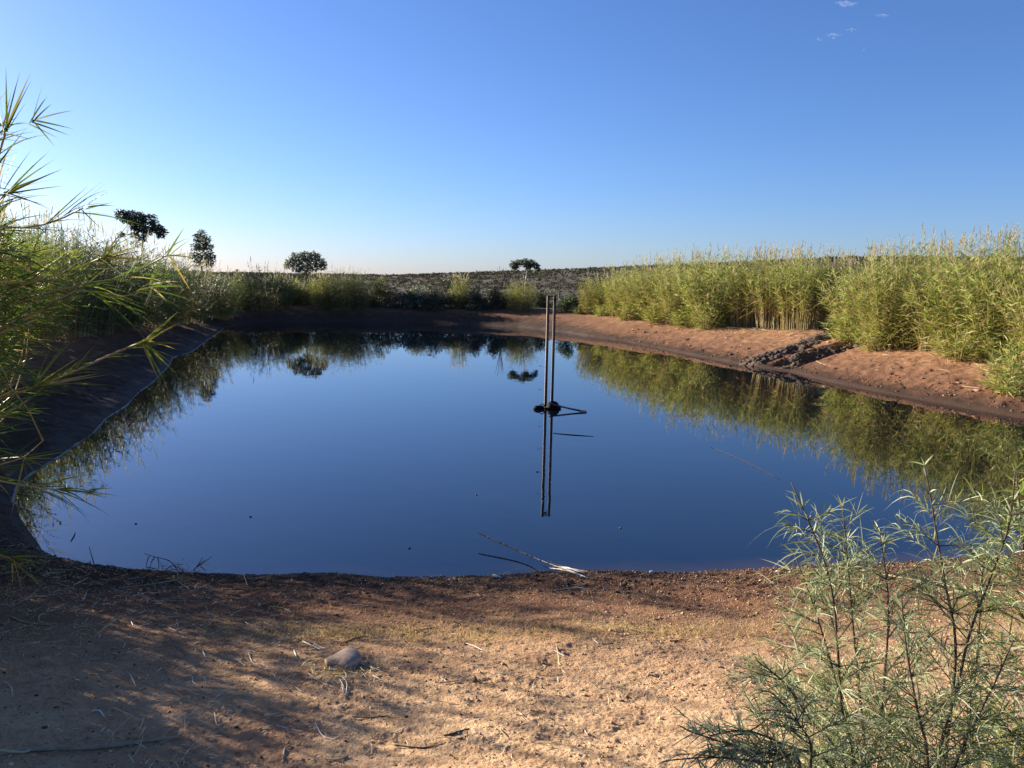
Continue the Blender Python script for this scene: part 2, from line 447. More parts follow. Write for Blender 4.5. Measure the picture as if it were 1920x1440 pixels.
def water_mat():
    m, nt, b = new_mat('pond_water')
    geo = nt.nodes.new('ShaderNodeNewGeometry'); pos = geo.outputs['Position']
    at = nt.nodes.new('ShaderNodeAttribute'); at.attribute_name = 'depth'
    n = noise(nt, 1.5, 4, .6, pos)
    shallow = mrange(nt, mth(nt, 'ADD', at.outputs['Fac'], mth(nt, 'MULTIPLY', mth(nt, 'SUBTRACT', n, .5), .25)), 0.0, .34)
    c = mixc(nt, shallow, (.048, .026, .017), (.002, .005, .010))
    nt.links.new(c, b.inputs['Base Color'])
    b.inputs['Roughness'].default_value = 0.015
    b.inputs['IOR'].default_value = 1.85
    b.inputs['Specular IOR Level'].default_value = 0.5
    w = noise(nt, 2.2, 3, .5, pos)
    bn = nt.nodes.new('ShaderNodeBump'); bn.inputs['Strength'].default_value = 0.055; bn.inputs['Distance'].default_value = .02
    nt.links.new(w, bn.inputs['Height']); nt.links.new(bn.outputs[0], b.inputs['Normal'])
    return m
M['earth'] = ground_mat(); M['water'] = water_mat()

# ---------------------------------------------------------------- ground sheet (polar grid round the viewpoint, reaching the horizon)
def build_ground():
    fa = np.linspace(-42, 42, 1050)
    ang = np.radians(np.concatenate([np.linspace(-180, -42, 90)[:-1], fa, np.linspace(42, 180, 90)[1:-1]]))
    rad = np.concatenate([[0.05, .6], np.geomspace(1.6, 9, 640), np.geomspace(9.02, 60, 520), np.geomspace(60.5, 9000, 220)])
    A, R = np.meshgrid(ang, rad)
    X, Y = R * np.sin(A), R * np.cos(A)
    x, y = X.ravel(), Y.ravel()
    sd = sdist(x, y)
    z = height(x, y, True, sd)
    nr, na = X.shape
    i = (np.arange(nr - 1) * na)[:, None]; j = np.arange(na)[None]; j2 = (j + 1) % na
    Q = np.stack([i + j, i + j2, i + na + j2, i + na + j], -1).reshape(-1, 4)
    away = smooth(2.8, 5.5, sd) * smooth(22, 42, np.hypot(x, y))
    me = mesh_from(np.stack([x, y, z], -1), Q[:, ::-1], 'ground', None, True, {'shore': sd * (1 - .62 * np.maximum(smooth(-3.2, -4.2, x - .0 * y) * smooth(60, 48, y), smooth(33, 37, y) * smooth(5.5, 1.5, x))), 'away': away, 'bank': smooth(7.0, 9.0, np.hypot(x, y))})  # shore value shrunk on left and far banks: their shade painted as darker mud
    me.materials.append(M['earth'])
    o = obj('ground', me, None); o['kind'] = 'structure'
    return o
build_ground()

def build_water():
    """flat sheet at z = 0; it runs a little under the banks, which rise through it"""
    x0, x1 = SH[:, 0].min() - .5, SH[:, 0].max() + .5; y0, y1 = SH[:, 1].min() - .5, SH[:, 1].max() + .5
    xs = np.linspace(x0, x1, 240); ys = np.concatenate([np.linspace(y0, y0 + 6, 120), np.linspace(y0 + 6.1, y1, 260)])
    X, Y = np.meshgrid(xs, ys); x, y = X.ravel(), Y.ravel()
    sd = sdist(x, y)
    ny, nx = X.shape
    i = (np.arange(ny - 1) * nx)[:, None]; j = np.arange(nx - 1)[None]
    Q = np.stack([i + j, i + j + 1, i + nx + j + 1, i + nx + j], -1).reshape(-1, 4)
    keep = (sd[Q] < .5).any(1); Q = Q[keep]
    used, inv = np.unique(Q, return_inverse=True)
    me = mesh_from(np.stack([x, y, x * 0], -1)[used], inv.reshape(-1, 4), 'water', None, True, {'depth': -sd[used]})
    me.materials.append(M['water'])
    o = obj('water', me, None); o['kind'] = 'structure'
build_water()

# ---------------------------------------------------------------- plants
UPV = np.array([0, 0, 1.0])
def rnd_dir(n, up_lo=-.2, up_hi=.8):
    a = rng.uniform(0, 2 * np.pi, n); z = rng.uniform(up_lo, up_hi, n); r = np.sqrt(np.maximum(1 - z * z, 0))
    return np.stack([r * np.cos(a), r * np.sin(a), z], -1)
def reed_meshes(n=130, h=3.0, r0=.55, r1=1.25, bare=.12, leafn=17, dry=.25, plumes=.25, lw=.021, ll=.35, bright='reed_leaf', skirt=True):
    """one stand of cane: culms, leaves, dry_leaves, plumes (base at the origin)"""
    K = 7
    ba = rng.uniform(0, 2 * np.pi, n); br = r0 * np.sqrt(rng.uniform(0, 1, n))
    B = np.stack([br * np.cos(ba), br * np.sin(ba), np.full(n, -.08)], -1)
    H = h * np.clip(rng.normal(.84, .13, n), .4, 1.06) * (1 - .25 * (br / r0) ** 2)
    outd = B[:, :2] * (r1 / r0 - 1) + rng.normal(0, .12, (n, 2)) * h / 3
    t = np.linspace(0, 1, K)
    path = np.empty((n, K, 3))
    path[..., 0] = B[:, None, 0] + outd[:, None, 0] * t ** 1.5
    path[..., 1] = B[:, None, 1] + outd[:, None, 1] * t ** 1.5
    path[..., 2] = B[:, None, 2] + H[:, None] * t - (np.linalg.norm(outd, axis=1)[:, None] * .18) * t ** 2
    rad = rng.uniform(.006, .011, n)[:, None] * np.linspace(1, .35, K)[None]
    st = MB().add(*tubes(path, rad, 3))
    # leaves
    tl = rng.uniform(bare, 1, (n, leafn)); tl.sort(axis=1)
    f = tl * (K - 1); k0 = np.minimum(f.astype(int), K - 2); fr = f - k0
    ii = np.arange(n)[:, None]
    P = path[ii, k0] * (1 - fr)[..., None] + path[ii, k0 + 1] * fr[..., None]
    T = nrm(path[ii, k0 + 1] - path[ii, k0])
    a = (ba[:, None] + rng.normal(0, .9, (n, leafn)) + np.pi * (np.arange(leafn) % 2)[None] * .8)
    O = np.stack([np.cos(a), np.sin(a), np.zeros_like(a)], -1)
    upf = rng.uniform(.5, 1.5, (n, leafn)) * (0.55 + .75 * tl)
    D = nrm(O + T * upf[..., None])
    L = ll * rng.uniform(.6, 1.2, (n, leafn)) * (1.05 - .35 * tl)
    bend = O * (L * .12)[..., None] - UPV * (L * rng.uniform(.08, .55, (n, leafn)) * (1.1 - .5 * tl))[..., None]
    Wd = lw * rng.uniform(.7, 1.25, (n, leafn))
    P, D, L, bend, Wd = P.reshape(-1, 3), D.reshape(-1, 3), L.ravel(), bend.reshape(-1, 3), Wd.ravel()
    isdry = rng.uniform(size=len(P)) < dry * np.clip(1.5 - 1.6 * tl.ravel(), 0.05, 1.3)
    lv, dl = MB(), MB()
    if skirt:   # young leafy shoots round the foot
        m = int(n * 2.2)
        aa = rng.uniform(0, 2 * np.pi, m); rr = r0 * rng.uniform(.7, 1.5, m); hh = rng.uniform(.02, .45, m) * h * .6
        SP = np.stack([rr * np.cos(aa), rr * np.sin(aa), hh], -1)
        SD = nrm(np.stack([np.cos(aa + rng.normal(0, .6, m)), np.sin(aa + rng.normal(0, .6, m)), rng.uniform(.1, 1.6, m)], -1))
        SL = ll * rng.uniform(.5, 1, m)
        lv.add(*ribbons(SP, SD, SL, lw * rng.uniform(.7, 1.1, m), -UPV * (SL * rng.uniform(.1, .5, m))[:, None], 3))
    g = ~isdry
    lv.add(*ribbons(P[g], D[g], L[g], Wd[g], bend[g], 3))
    Dd = nrm(D[isdry] + np.array([0, 0, -.9])); 
    dl.add(*ribbons(P[isdry], Dd, L[isdry] * .9, Wd[isdry] * .8, bend[isdry] * 1.2, 3))
    plumes_ = []
    np_ = max(int(n * plumes), 1)
    idx = np.argsort(-H + rng.normal(0, .25, n))[:np_]
    for i in idx:
        pl = MB(); top = path[i, -1]; d = nrm(path[i, -1] - path[i, -2] + rng.normal(0, .02, 3)); PL = rng.uniform(.22, .42) * h / 3
        c = 26; s = np.linspace(0, 1, c)
        PP = top[None] + d[None] * (s * PL)[:, None]
        DD = nrm(rnd_dir(c, -.1, .3) * .32 + d[None])
        pl.add(*ribbons(PP, DD, PL * .34 * (1.1 - .8 * s), .011, DD * 0, 1, None, np.array([1, .3])))
        pl.add(*tubes(np.array([path[i, -1], top + d * PL]), .003, 3))
        plumes_.append(('plume', pl.mesh(), M['plume']))
    return [('culms', st.mesh(), M['reed_stem']), ('leaves', lv.mesh(), M[bright]), ('dry_leaves', dl.mesh(), M['reed_dry'])] + plumes_
PROTO = {}
def proto(key, **kw):
    PROTO[key] = reed_meshes(**kw)
proto('leafy', n=150, h=3, r0=.55, r1=1.3, bare=.08, leafn=29, dry=.24, plumes=.07)
proto('leafy_b', n=150, h=3, r0=.62, r1=1.15, bare=.10, leafn=28, dry=.24, plumes=.07)
proto('bare', n=150, h=3, r0=.60, r1=.95, bare=.36, leafn=22, dry=.45, plumes=.10, skirt=False)
proto('dark', n=150, h=3, r0=.65, r1=1.2, bare=.06, leafn=23, dry=.12, plumes=.07, bright='reed_leaf_dark')  # stands for the shaded banks, shade carried by the darker leaf colour
proto('tuft', n=46, h=1.0, r0=.30, r1=.62, bare=.05, leafn=13, dry=.12, plumes=.001, lw=.022, ll=.30)
proto('slim', n=110, h=3, r0=.42, r1=.8, bare=.15, leafn=20, dry=.25, plumes=.35)
def reeds(key, loc, h, w, rz, label, group, name='giant_reed'):
    """a stand of cane h metres high, w times as broad as its pattern"""
    e = empty(name, loc, label, 'reeds', group, rz)
    s = h / (1.0 if key == 'tuft' else 3.0); e.scale = (w, w, s)
    for nm, me, mt in PROTO[key]:
        if not me.materials: me.materials.append(mt)
        o = bpy.data.objects.new(nm, me); COL.objects.link(o); o.parent = e
    return e
GR = 'cane stands on the right bank'
def reeds_px(key, px, base, top, label, group, w=None, rz=None, back=0.0, name='giant_reed'):
    p = ground(px, base)
    if back:
        v = p[:2] / np.hypot(*p[:2]); q = p[:2] + v * back; p = on(*q)
    tp = at_y(px, top, p[1]); h = max(tp[2] - p[2], .4)
    if px > 1090: h *= .965
    if px < 430: h *= 1.12
    if group == GR and w is None: w = h / 3.0 * 1.2
    return reeds(key, tuple(p), h, w if w else h / 3.0, rng.uniform(0, 6.28) if rz is None else rz, label, group, name)

GR = 'cane stands on the right bank'
reeds_px('leafy_b', 1112, 588, 510, 'small yellow-green cane stand nearest the far right corner of the pond', GR)
reeds_px('leafy_b', 1165, 592, 494, 'leafy cane stand second from the far corner on the right bank', GR)
reeds_px('leafy', 1222, 598, 480, 'olive cane stand with foliage to the ground, third from the far corner', GR)
reeds_px('leafy_b', 1278, 605, 470, 'broad cane stand fourth from the far corner, drooping to the bare slope', GR)
reeds_px('leafy', 1333, 610, 464, 'bright green cane stand just left of the dark hollow in the right reeds', GR)
reeds_px('bare', 1400, 613, 466, 'cane stand with bare tan stems right of the dark hollow', GR, back=.4)
reeds_px('leafy_b', 1392, 604, 470, 'cane stand set back behind the dark hollow', GR, back=1.8)
reeds_px('bare', 1452, 613, 466, 'straight cane stand with golden stems rising beyond the eroded mud', GR)
reeds_px('bare', 1500, 616, 462, 'dense bare-stemmed cane stand above the far end of the mud runnel', GR)
reeds_px('bare', 1545, 616, 466, 'shadowed brown-stemmed cane stand just left of the head of the runnel', GR, back=.4)
reeds_px('leafy', 1612, 636, 462, 'leafy cane stand leaning over the head of the mud runnel', GR)
reeds_px('leafy_b', 1672, 648, 452, 'yellow-green cane stand with tall pinkish plumes right of the runnel', GR)
reeds_px('bare', 1738, 646, 445, 'cane stand with a dark stemmy gap at its foot near the right edge', GR, back=.7)
reeds_px('leafy', 1812, 660, 440, 'large bright cane stand flopping onto the red slope near the right edge', GR)
reeds_px('leafy_b', 1895, 668, 428, 'tallest cane stand at the right edge of the picture', GR, back=.3)
reeds_px('leafy', 1985, 690, 415, 'cane stand half outside the right edge', GR)
for key, px, b, t, lb in [('leafy', 1140, 590, 500, 'olive cane filling in between the first two stands from the far corner'), ('leafy', 1195, 596, 486, 'cane filling in between the second and third stands, foliage to the ground'),
                       ('leafy_b', 1250, 602, 474, 'straw-flecked cane between the third and fourth stands'), ('leafy_b', 1305, 608, 476, 'drooping cane between the fourth stand and the bright green one'),
                       ('bare', 1475, 612, 464, 'leafier cane between the golden stems and the brown stems'), ('leafy_b', 1640, 644, 470, 'tangled cane between the two leafy stands right of the runnel'),
                       ('leafy', 1700, 652, 462, 'bright cane just left of the dark stemmy gap'), ('leafy_b', 1775, 658, 452, 'straw-flecked cane just left of the large bright stand'), ('leafy', 1858, 666, 440, 'cane between the large bright stand and the tallest one')]:
    reeds_px(key, px, b, t, lb, GR, back=.25)
for px, b, h_, w_, lb in [(1130, 592, .9, 1.1, 'low leafy cane skirt at the foot of the first stands from the far corner'), (1180, 599, 1.3, 1.5, 'knee-high cane skirt below the second stand from the far corner'),
                      (1240, 606, 1.5, 1.6, 'low flopping cane below the third stand from the far corner'), (1290, 612, 1.2, 1.4, 'low dry-tipped cane skirt left of the bright green stand'),
                      (1325, 617, 1.5, 1.5, 'low bright cane tuft at the foot of the bright green stand'), (1590, 640, 1.3, 1.4, 'low cane tuft draped over the runnel head'), (1645, 655, 1.2, 1.4, 'low cane tuft hanging onto the slope right of the runnel'),
                      (1800, 672, 1.3, 1.5, 'low cane tuft in front of the large bright stand'), (1850, 676, 1.0, 1.2, 'low cane tuft right of the large bright stand')]:
    reeds('tuft', tuple(ground(px, b)), h_ * .75, w_, px, lb, 'low cane tufts')
GB = 'cane stands in the second row of the right bank'
for k, (px, b, t, lb) in enumerate([
        (1195, 590, 484, 'back-row cane between the second and third stands from the far corner'),
        (1250, 594, 474, 'back-row cane behind the fourth stand from the far corner'),
        (1310, 598, 464, 'back-row cane rising behind the bright green stand'),
        (1365, 600, 460, 'back-row cane with pale plumes above the dark hollow'),
        (1430, 602, 458, 'back-row cane above the golden-stemmed stand'),
        (1480, 604, 460, 'back-row cane above the bare brown stems'),
        (1528, 604, 464, 'back-row cane left of the runnel head'),
        (1578, 608, 468, 'back-row cane behind the runnel head'),
        (1640, 618, 454, 'back-row cane between the two leafy stands right of the runnel'),
        (1712, 624, 432, 'back-row cane with a row of tall pink plumes'),
        (1770, 628, 440, 'back-row cane left of the large bright stand'),
        (1850, 632, 426, 'back-row cane with high plumes at the upper right'),
        (1925, 640, 420, 'back-row cane at the right edge')]):
    reeds_px('slim' if k % 3 else 'leafy_b', px, b, t, lb, GB, back=1.6 + .5 * (k % 2), w=1.15)
reeds_px('tuft', 1893, 735, 655, 'low fresh green cane tuft on the red slope at the right edge', 'low cane tufts', w=1.2)
reeds_px('tuft', 1925, 720, 600, 'knee-high bright cane tuft cut by the right edge', 'low cane tufts', w=1.3)

GL = 'cane stands on the left bank'
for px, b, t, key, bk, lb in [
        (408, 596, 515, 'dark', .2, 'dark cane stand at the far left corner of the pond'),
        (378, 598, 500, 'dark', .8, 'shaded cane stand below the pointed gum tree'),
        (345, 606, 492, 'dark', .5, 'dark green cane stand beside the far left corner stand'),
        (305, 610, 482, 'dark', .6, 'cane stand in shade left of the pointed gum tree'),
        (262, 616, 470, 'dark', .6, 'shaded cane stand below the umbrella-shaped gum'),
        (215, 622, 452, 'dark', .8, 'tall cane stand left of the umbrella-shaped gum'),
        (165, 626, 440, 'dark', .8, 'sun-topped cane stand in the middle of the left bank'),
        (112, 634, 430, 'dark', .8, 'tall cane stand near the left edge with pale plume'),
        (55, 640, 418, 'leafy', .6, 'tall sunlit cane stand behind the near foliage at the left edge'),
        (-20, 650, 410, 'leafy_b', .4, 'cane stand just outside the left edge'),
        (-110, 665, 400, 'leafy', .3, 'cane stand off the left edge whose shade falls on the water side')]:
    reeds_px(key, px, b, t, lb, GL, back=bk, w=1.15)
    p = ground(px, b); 
for px, b, t, lb in [(395, 585, 505, 'back cane between the far left corner and the pointed gum'),
                     (330, 592, 486, 'back cane behind the shaded left stands'),
                     (235, 600, 450, 'back cane below the umbrella-shaped gum'),
                     (140, 610, 432, 'back cane with brown plumes on the left bank'),
                     (75, 615, 420, 'back cane near the left edge')]:
    reeds_px('dark', px, b, t, lb, 'cane stands in the second row of the left bank', back=2.4, w=1.2)

for x, y, h, lb in [(-6.2, 6.8, 2.6, 'cane stand outside the left of the picture, level with the near shore'), (-8.9, 11.2, 3.4, 'cane stand outside the left of the picture by the pond corner'),
                    (-9.6, 12.9, 3.6, 'cane stand outside the left of the picture on the bank top'), (-4.7, 4.0, 3.0, 'unseen cane stand just left of the viewer'), (-5.7, 5.0, 2.7, 'unseen cane stand left of the viewer in the second row'), (-4.6, 4.7, 1.5, 'unseen low cane stand left of the viewer'), (-5.3, 5.7, 1.8, 'unseen low cane stand left of the pond corner'), (-8.2, 9.3, 2.9, 'low cane stand outside the left of the picture')]:
    reeds('slim' if h < 2 else 'leafy_b', tuple(on(x, y)), h, 1.25 if x < -8 else (1.0 if h > 2 else .8), x, lb, GL)  # unseen stands, set and sized to shade the left foreground
GF = 'cane stands on the far bank'
reeds_px('leafy_b', 452, 578, 512, 'far cane stand at the left with a sunlit yellow side', GF)
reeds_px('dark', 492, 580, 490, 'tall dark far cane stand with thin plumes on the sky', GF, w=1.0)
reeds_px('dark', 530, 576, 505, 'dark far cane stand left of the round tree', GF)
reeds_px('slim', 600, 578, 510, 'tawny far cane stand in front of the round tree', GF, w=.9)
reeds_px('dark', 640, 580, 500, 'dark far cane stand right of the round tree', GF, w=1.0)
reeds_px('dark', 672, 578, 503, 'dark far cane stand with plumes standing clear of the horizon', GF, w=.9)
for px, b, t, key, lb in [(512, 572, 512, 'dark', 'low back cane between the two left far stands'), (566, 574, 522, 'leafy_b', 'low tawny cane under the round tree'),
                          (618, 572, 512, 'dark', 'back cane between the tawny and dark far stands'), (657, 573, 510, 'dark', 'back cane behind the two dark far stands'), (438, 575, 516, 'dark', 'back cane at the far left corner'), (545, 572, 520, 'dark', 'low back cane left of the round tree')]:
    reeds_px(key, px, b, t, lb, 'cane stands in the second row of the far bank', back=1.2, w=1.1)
reeds_px('slim', 863, 578, 514, 'narrow upright yellow-green cane stand alone on the far bank', GF, w=.85)
reeds_px('leafy_b', 978, 582, 522, 'rounded cane stand below the small pale gum on the far bank', GF, w=.95)

# ---------------------------------------------------------------- trees and shrubs
def foliage(blobs, n, size, wfac=.35, shell=.45, hang=.3):
    mb = MB()
    vol = np.array([b[3] ** 2 for b in blobs]); vol = vol / vol.sum()
    for (x, y, z, r), v in zip(blobs, vol):
        k = max(int(n * v), 8)
        d = rnd_dir(k, -1, 1); rr = rng.uniform(shell, 1.02, k) ** .8
        d2 = d * np.array([1, 1, .85])
        lump_n = 1 + .35 * fbm(d[:, 0] * 2.3 + x * 3, d[:, 1] * 2.3 + d[:, 2] * 2 + z, 2, 3)
        P = np.array([x, y, z]) + d2 * (rr * r * lump_n)[:, None]
        D = nrm(rnd_dir(k, -.6, .7) + d * .5 - UPV * hang)
        L = size * rng.uniform(.6, 1.3, k)
        mb.add(*ribbons(P, D, L, L * wfac, -UPV * (L * .15)[:, None], 2, None, np.array([.5, 1, .1])))
    return mb
def tree(name, loc, blobs, trunk, label, cat, group, leaf, bark, n=4200, size=.2, tr=.11, lean=(0, 0), wfac=.35):
    """trunk: height of the fork; blobs: crown masses in metres from the base"""
    e = empty(name, tuple(loc), label, cat, group)
    fork = np.array([lean[0], lean[1], trunk])
    mb = MB().add(*tubes(spline([(0, 0, -.3), (lean[0] * .3, lean[1] * .3, trunk * .5), tuple(fork)], 7), np.linspace(tr * 1.2, tr * .75, 7), 8))
    obj('trunk', mb.mesh(True), M[bark], e)
    lb = MB(); done = [(fork - [0, 0, .05], tr * .62)]
    for (x, y, z, r) in sorted(blobs, key=lambda q: np.linalg.norm(np.array(q[:3]) - fork)):
        c_ = np.array([x, y, z]); a0, ra = min(done, key=lambda q: np.linalg.norm(q[0] - c_) + .25 * np.linalg.norm(q[0] - fork))
        mid = (a0 + c_) / 2 + rng.normal(0, .06, 3) * r / .5; rb = ra * .72
        lb.add(*tubes(spline([a0, mid, c_], 7), np.linspace(ra, rb, 7), 5)); done.append((c_, rb))
        for q in range(5):
            d = rnd_dir(1, -.1, 1)[0] * r * .85
            lb.add(*tubes(spline([mid, np.array([x, y, z]) + d * .4, np.array([x, y, z]) + d], 5), np.linspace(tr * .22, tr * .06, 5), 4))
    obj('limbs', lb.mesh(True), M[bark], e)
    obj('crown', foliage(blobs, n, size, wfac), M[leaf], e)
    return e
def px_blobs(base, y, lst):
    """crown masses from sight lines at distance y: (px, py, radius px, dy)"""
    out = []
    for px, py, r, dy in lst:
        q = at_y(px, py, y + dy); out.append((q[0] - base[0], q[1] - base[1], q[2] - base[2], r * .86 / F_PX * y))
    return out
GT = 'gum trees behind the pond'
def tree_px(px, y, lst, trunk_py, label, **kw):
    q = at_y(px, 560, y); base = on(q[0], y)
    bl = px_blobs(base, y, lst)
    fork = at_y(px, trunk_py, y)[2] - base[2]
    return tree(kw.pop('name', 'gum_tree'), base, bl, fork, label, 'tree', kw.pop('group', GT), **kw)
tree_px(262, 50, [(228, 402, 14, 0), (246, 405, 15, .4), (262, 408, 16, -.3), (280, 411, 15, .3), (238, 412, 11, -.4), (262, 425, 14, .4), (276, 432, 12, 0), (292, 425, 13, .2), (302, 434, 12, -.2), (254, 440, 9, .2), (228, 440, 7, 0), (268, 446, 9, -.3), (250, 425, 9, .5), (300, 441, 8, 0)],
        500, 'dark umbrella-crowned gum tree rising above the left reeds', leaf='gum_leaf', bark='bark', n=4300, size=.16, tr=.12)
tree_px(380, 44, [(378, 436, 8, 0), (372, 446, 11, .3), (386, 448, 10, -.3), (368, 462, 11, 0), (390, 462, 11, .3), (379, 460, 12, 0), (364, 478, 10, .2), (394, 480, 11, -.2), (380, 478, 12, .3), (372, 491, 10, 0), (392, 492, 11, 0)],
        500, 'slender pointed gum tree with an open crown above the left reeds', leaf='gum_leaf_pale', bark='bark', n=1900, size=.15, tr=.07)
tree_px(573, 49, [(573, 480, 13, 0), (556, 482, 13, .3), (590, 481, 13, -.3), (545, 492, 12, 0), (602, 491, 11, .2), (573, 492, 13, .6), (558, 500, 13, -.4), (590, 500, 13, .4), (574, 508, 12, 0), (605, 500, 7, 0), (540, 498, 7, .2)],
        528, 'round-crowned dark gum tree behind the far cane stands', leaf='gum_leaf_pale', bark='bark', n=2500, size=.16, tr=.11)
tree_px(984, 47, [(963, 496, 8, 0), (972, 492, 8, .3), (984, 491, 8, -.2), (996, 493, 9, .2), (1005, 498, 7, 0), (966, 501, 6, .1), (990, 499, 8, .3), (1010, 505, 4, 0)],
        530, 'small pale-trunked gum with a flat crown on the far bank', leaf='gum_leaf_pale', bark='pale_bark', n=1900, size=.13, tr=.045)
def bare_tree(px, y, base_py, top_py, spread, label, n=14):
    q = at_y(px, base_py, y); b = on(q[0], y); h = at_y(px, top_py, y)[2] - b[2]
    e = empty('dead_sapling', tuple(b), label, 'tree')
    mb = MB(); 
    mb.add(*tubes(spline([(0, 0, -.2), (.02, 0, h * .4)], 4), np.linspace(.035, .025, 4), 5)); obj('trunk', mb, M['bark'], e)
    lb = MB()
    for k in range(n):
        a = rng.uniform(0, 6.28); s = spread * rng.uniform(.3, 1)
        lb.add(*tubes(spline([(.02, 0, h * rng.uniform(.12, .38)), (s * .5 * math.cos(a), s * .5 * math.sin(a), h * .6), (s * math.cos(a), s * math.sin(a), h * rng.uniform(.8, 1))], 6), np.linspace(.016, .005, 6), 3))
    obj('branches', lb, M['bark'], e)
bare_tree(940, 46, 545, 494, .32, 'leafless thin sapling left of the small pale gum')

def shrub(name, px, y, top, wpx, label, leaf, group=None, n=900, size=.10, cat='shrub', base_py=None, hang=0, wfac=.35):
    if base_py is not None:
        b = ground(px, base_py); y = b[1]
    else:
        q = at_y(px, 560, y); b = on(q[0], y)
    h = max(at_y(px, top, y)[2] - b[2], .25); w = wpx / F_PX * y / 2
    e = empty(name, tuple(b), label, cat, group)
    bl = []
    k = 9
    for i in range(k):
        a = i / k * 6.283 + rng.uniform(-.3, .3); r = rng.uniform(.25, .62) * (i % 3 > 0)
        rr = min(w, h) * rng.uniform(.38, .55)
        bl.append((w * r * math.cos(a) * 1.1, w * .8 * r * math.sin(a), h * rng.uniform(.22, .72), rr))
    bl.append((0, 0, h - min(w, h) * .42, min(w, h) * .42))
    for i in range(6):
        a = i * 1.05; bl.append((w * .62 * math.cos(a), w * .5 * math.sin(a), h * .14, min(w, h) * .34))
    st = MB()
    for i in range(12):
        t = bl[i % len(bl)]
        st.add(*tubes(spline([(rng.normal(0, .05), rng.normal(0, .05), -.1), (t[0] * .4, t[1] * .4, t[2] * .5), (t[0], t[1], t[2])], 5), np.linspace(.018, .006, 5), 4))
    obj('stems', st, M['bark'], e)
    obj('foliage', foliage(bl, n, size, wfac, .25, hang), M[leaf], e)
    return e
shrub('saltbush', 780, 0, 533, 78, 'large grey-green rounded saltbush on the far bank', 'saltbush', base_py=577, n=2400, size=.13)
shrub('shrub', 735, 0, 548, 52, 'low dark bush left of the large grey saltbush', 'scrub', 'dark bushes on the far bank', base_py=577, n=1200)
shrub('shrub', 702, 0, 552, 46, 'low dark bush beside the far cane with plumes', 'gum_leaf', 'dark bushes on the far bank', base_py=576, n=1100)
shrub('shrub', 712, 47, 516, 46, 'green broad-leaved shrub on the horizon right of the far cane', 'shrub_green', None, n=1400, size=.14)
shrub('shrub', 728, 46.5, 528, 30, 'reddish twiggy shrub beside the green horizon shrub', 'red_shrub', None, n=700)
shrub('shrub', 827, 0, 548, 36, 'dark bush between the grey saltbush and the lone cane stand', 'gum_leaf', 'dark bushes on the far bank', base_py=576, n=1000)
for px, tp, w_, lf, lb in [(765, 545, 74, 'gum_leaf', 'dark low growth at the foot of the grey saltbush'), (845, 546, 56, 'scrub', 'low scrub behind the lone cane stand'), (885, 543, 60, 'gum_leaf', 'dark low bush just right of the lone cane stand'),
                       (937, 544, 64, 'gum_leaf', 'dark low bush left of the rounded cane stand'), (1012, 546, 50, 'scrub', 'scrubby bush between the rounded cane and the steel frame'), (1078, 556, 46, 'scrub', 'low dark growth right of the dark green bush'), (805, 548, 50, 'gum_leaf', 'dark bush touching the right side of the grey saltbush'), (960, 548, 60, 'gum_leaf', 'dark bush at the left foot of the rounded cane stand')]:
    shrub('shrub', px, 0, tp, w_, lb, lf, 'dark bushes on the far bank', n=2000, base_py=577, size=.12)
for px, tp, w_, lb in [(812, 532, 46, 'added olive-dark shrub behind the right edge of the grey saltbush'), (893, 536, 44, 'added taller dim shrub behind the low growth right of the lone cane'), (928, 537, 40, 'added dim shrub beside the leafless sapling')]:
    shrub('shrub', px, 44.5, tp, w_, lb, 'scrub', 'shrubs added behind the far bank to shade it', n=1500, size=.12)  # shrubs added as sun blockers so the far bank falls in shade
shrub('shrub', 905, 0, 556, 62, 'low wide scrubby bush right of the lone cane stand', 'scrub', 'dark bushes on the far bank', base_py=578, n=1300)
shrub('shrub', 838, 52, 518, 34, 'dim round shrub behind the lone cane stand', 'gum_leaf', None, n=900, size=.12)
shrub('saltbush', 1036, 0, 541, 34, 'pale olive bush showing behind the top of the steel frame', 'saltbush', base_py=570, n=900, size=.11)
shrub('shrub', 1062, 0, 552, 44, 'dark green bush at the far right corner beside the steel frame', 'reed_leaf_dark', None, base_py=586, n=1500, size=.16, wfac=.16)
shrub('shrub', 1092, 0, 568, 36, 'olive scrubby bush between the dark green bush and the first right cane', 'shrub_green', None, base_py=588, n=900, size=.1)
shrub('shrub', 445, 52, 503, 30, 'small round green tree-like bush left of the far cane stands', 'shrub_green', None, n=1500, size=.12)
shrub('shrub', 262, 47, 447, 46, 'round sunlit green bush below the umbrella gum', 'shrub_green', None, n=2400, size=.12)
shrub('shrub', 300, 48, 474, 44, 'dark mixed bush between the two left gums', 'gum_leaf', None, n=1500, size=.12)
shrub('shrub', 395, 49, 500, 44, 'olive bush at the foot of the pointed gum', 'shrub_green', None, n=1300, size=.12)
shrub('shrub', 555, 46.5, 520, 60, 'yellowish bush at the foot of the round-crowned gum', 'shrub_green', None, n=1500, size=.12)
shrub('shrub', 520, 47, 510, 40, 'olive bush behind the dark far cane', 'shrub_green', None, n=1000, size=.12)

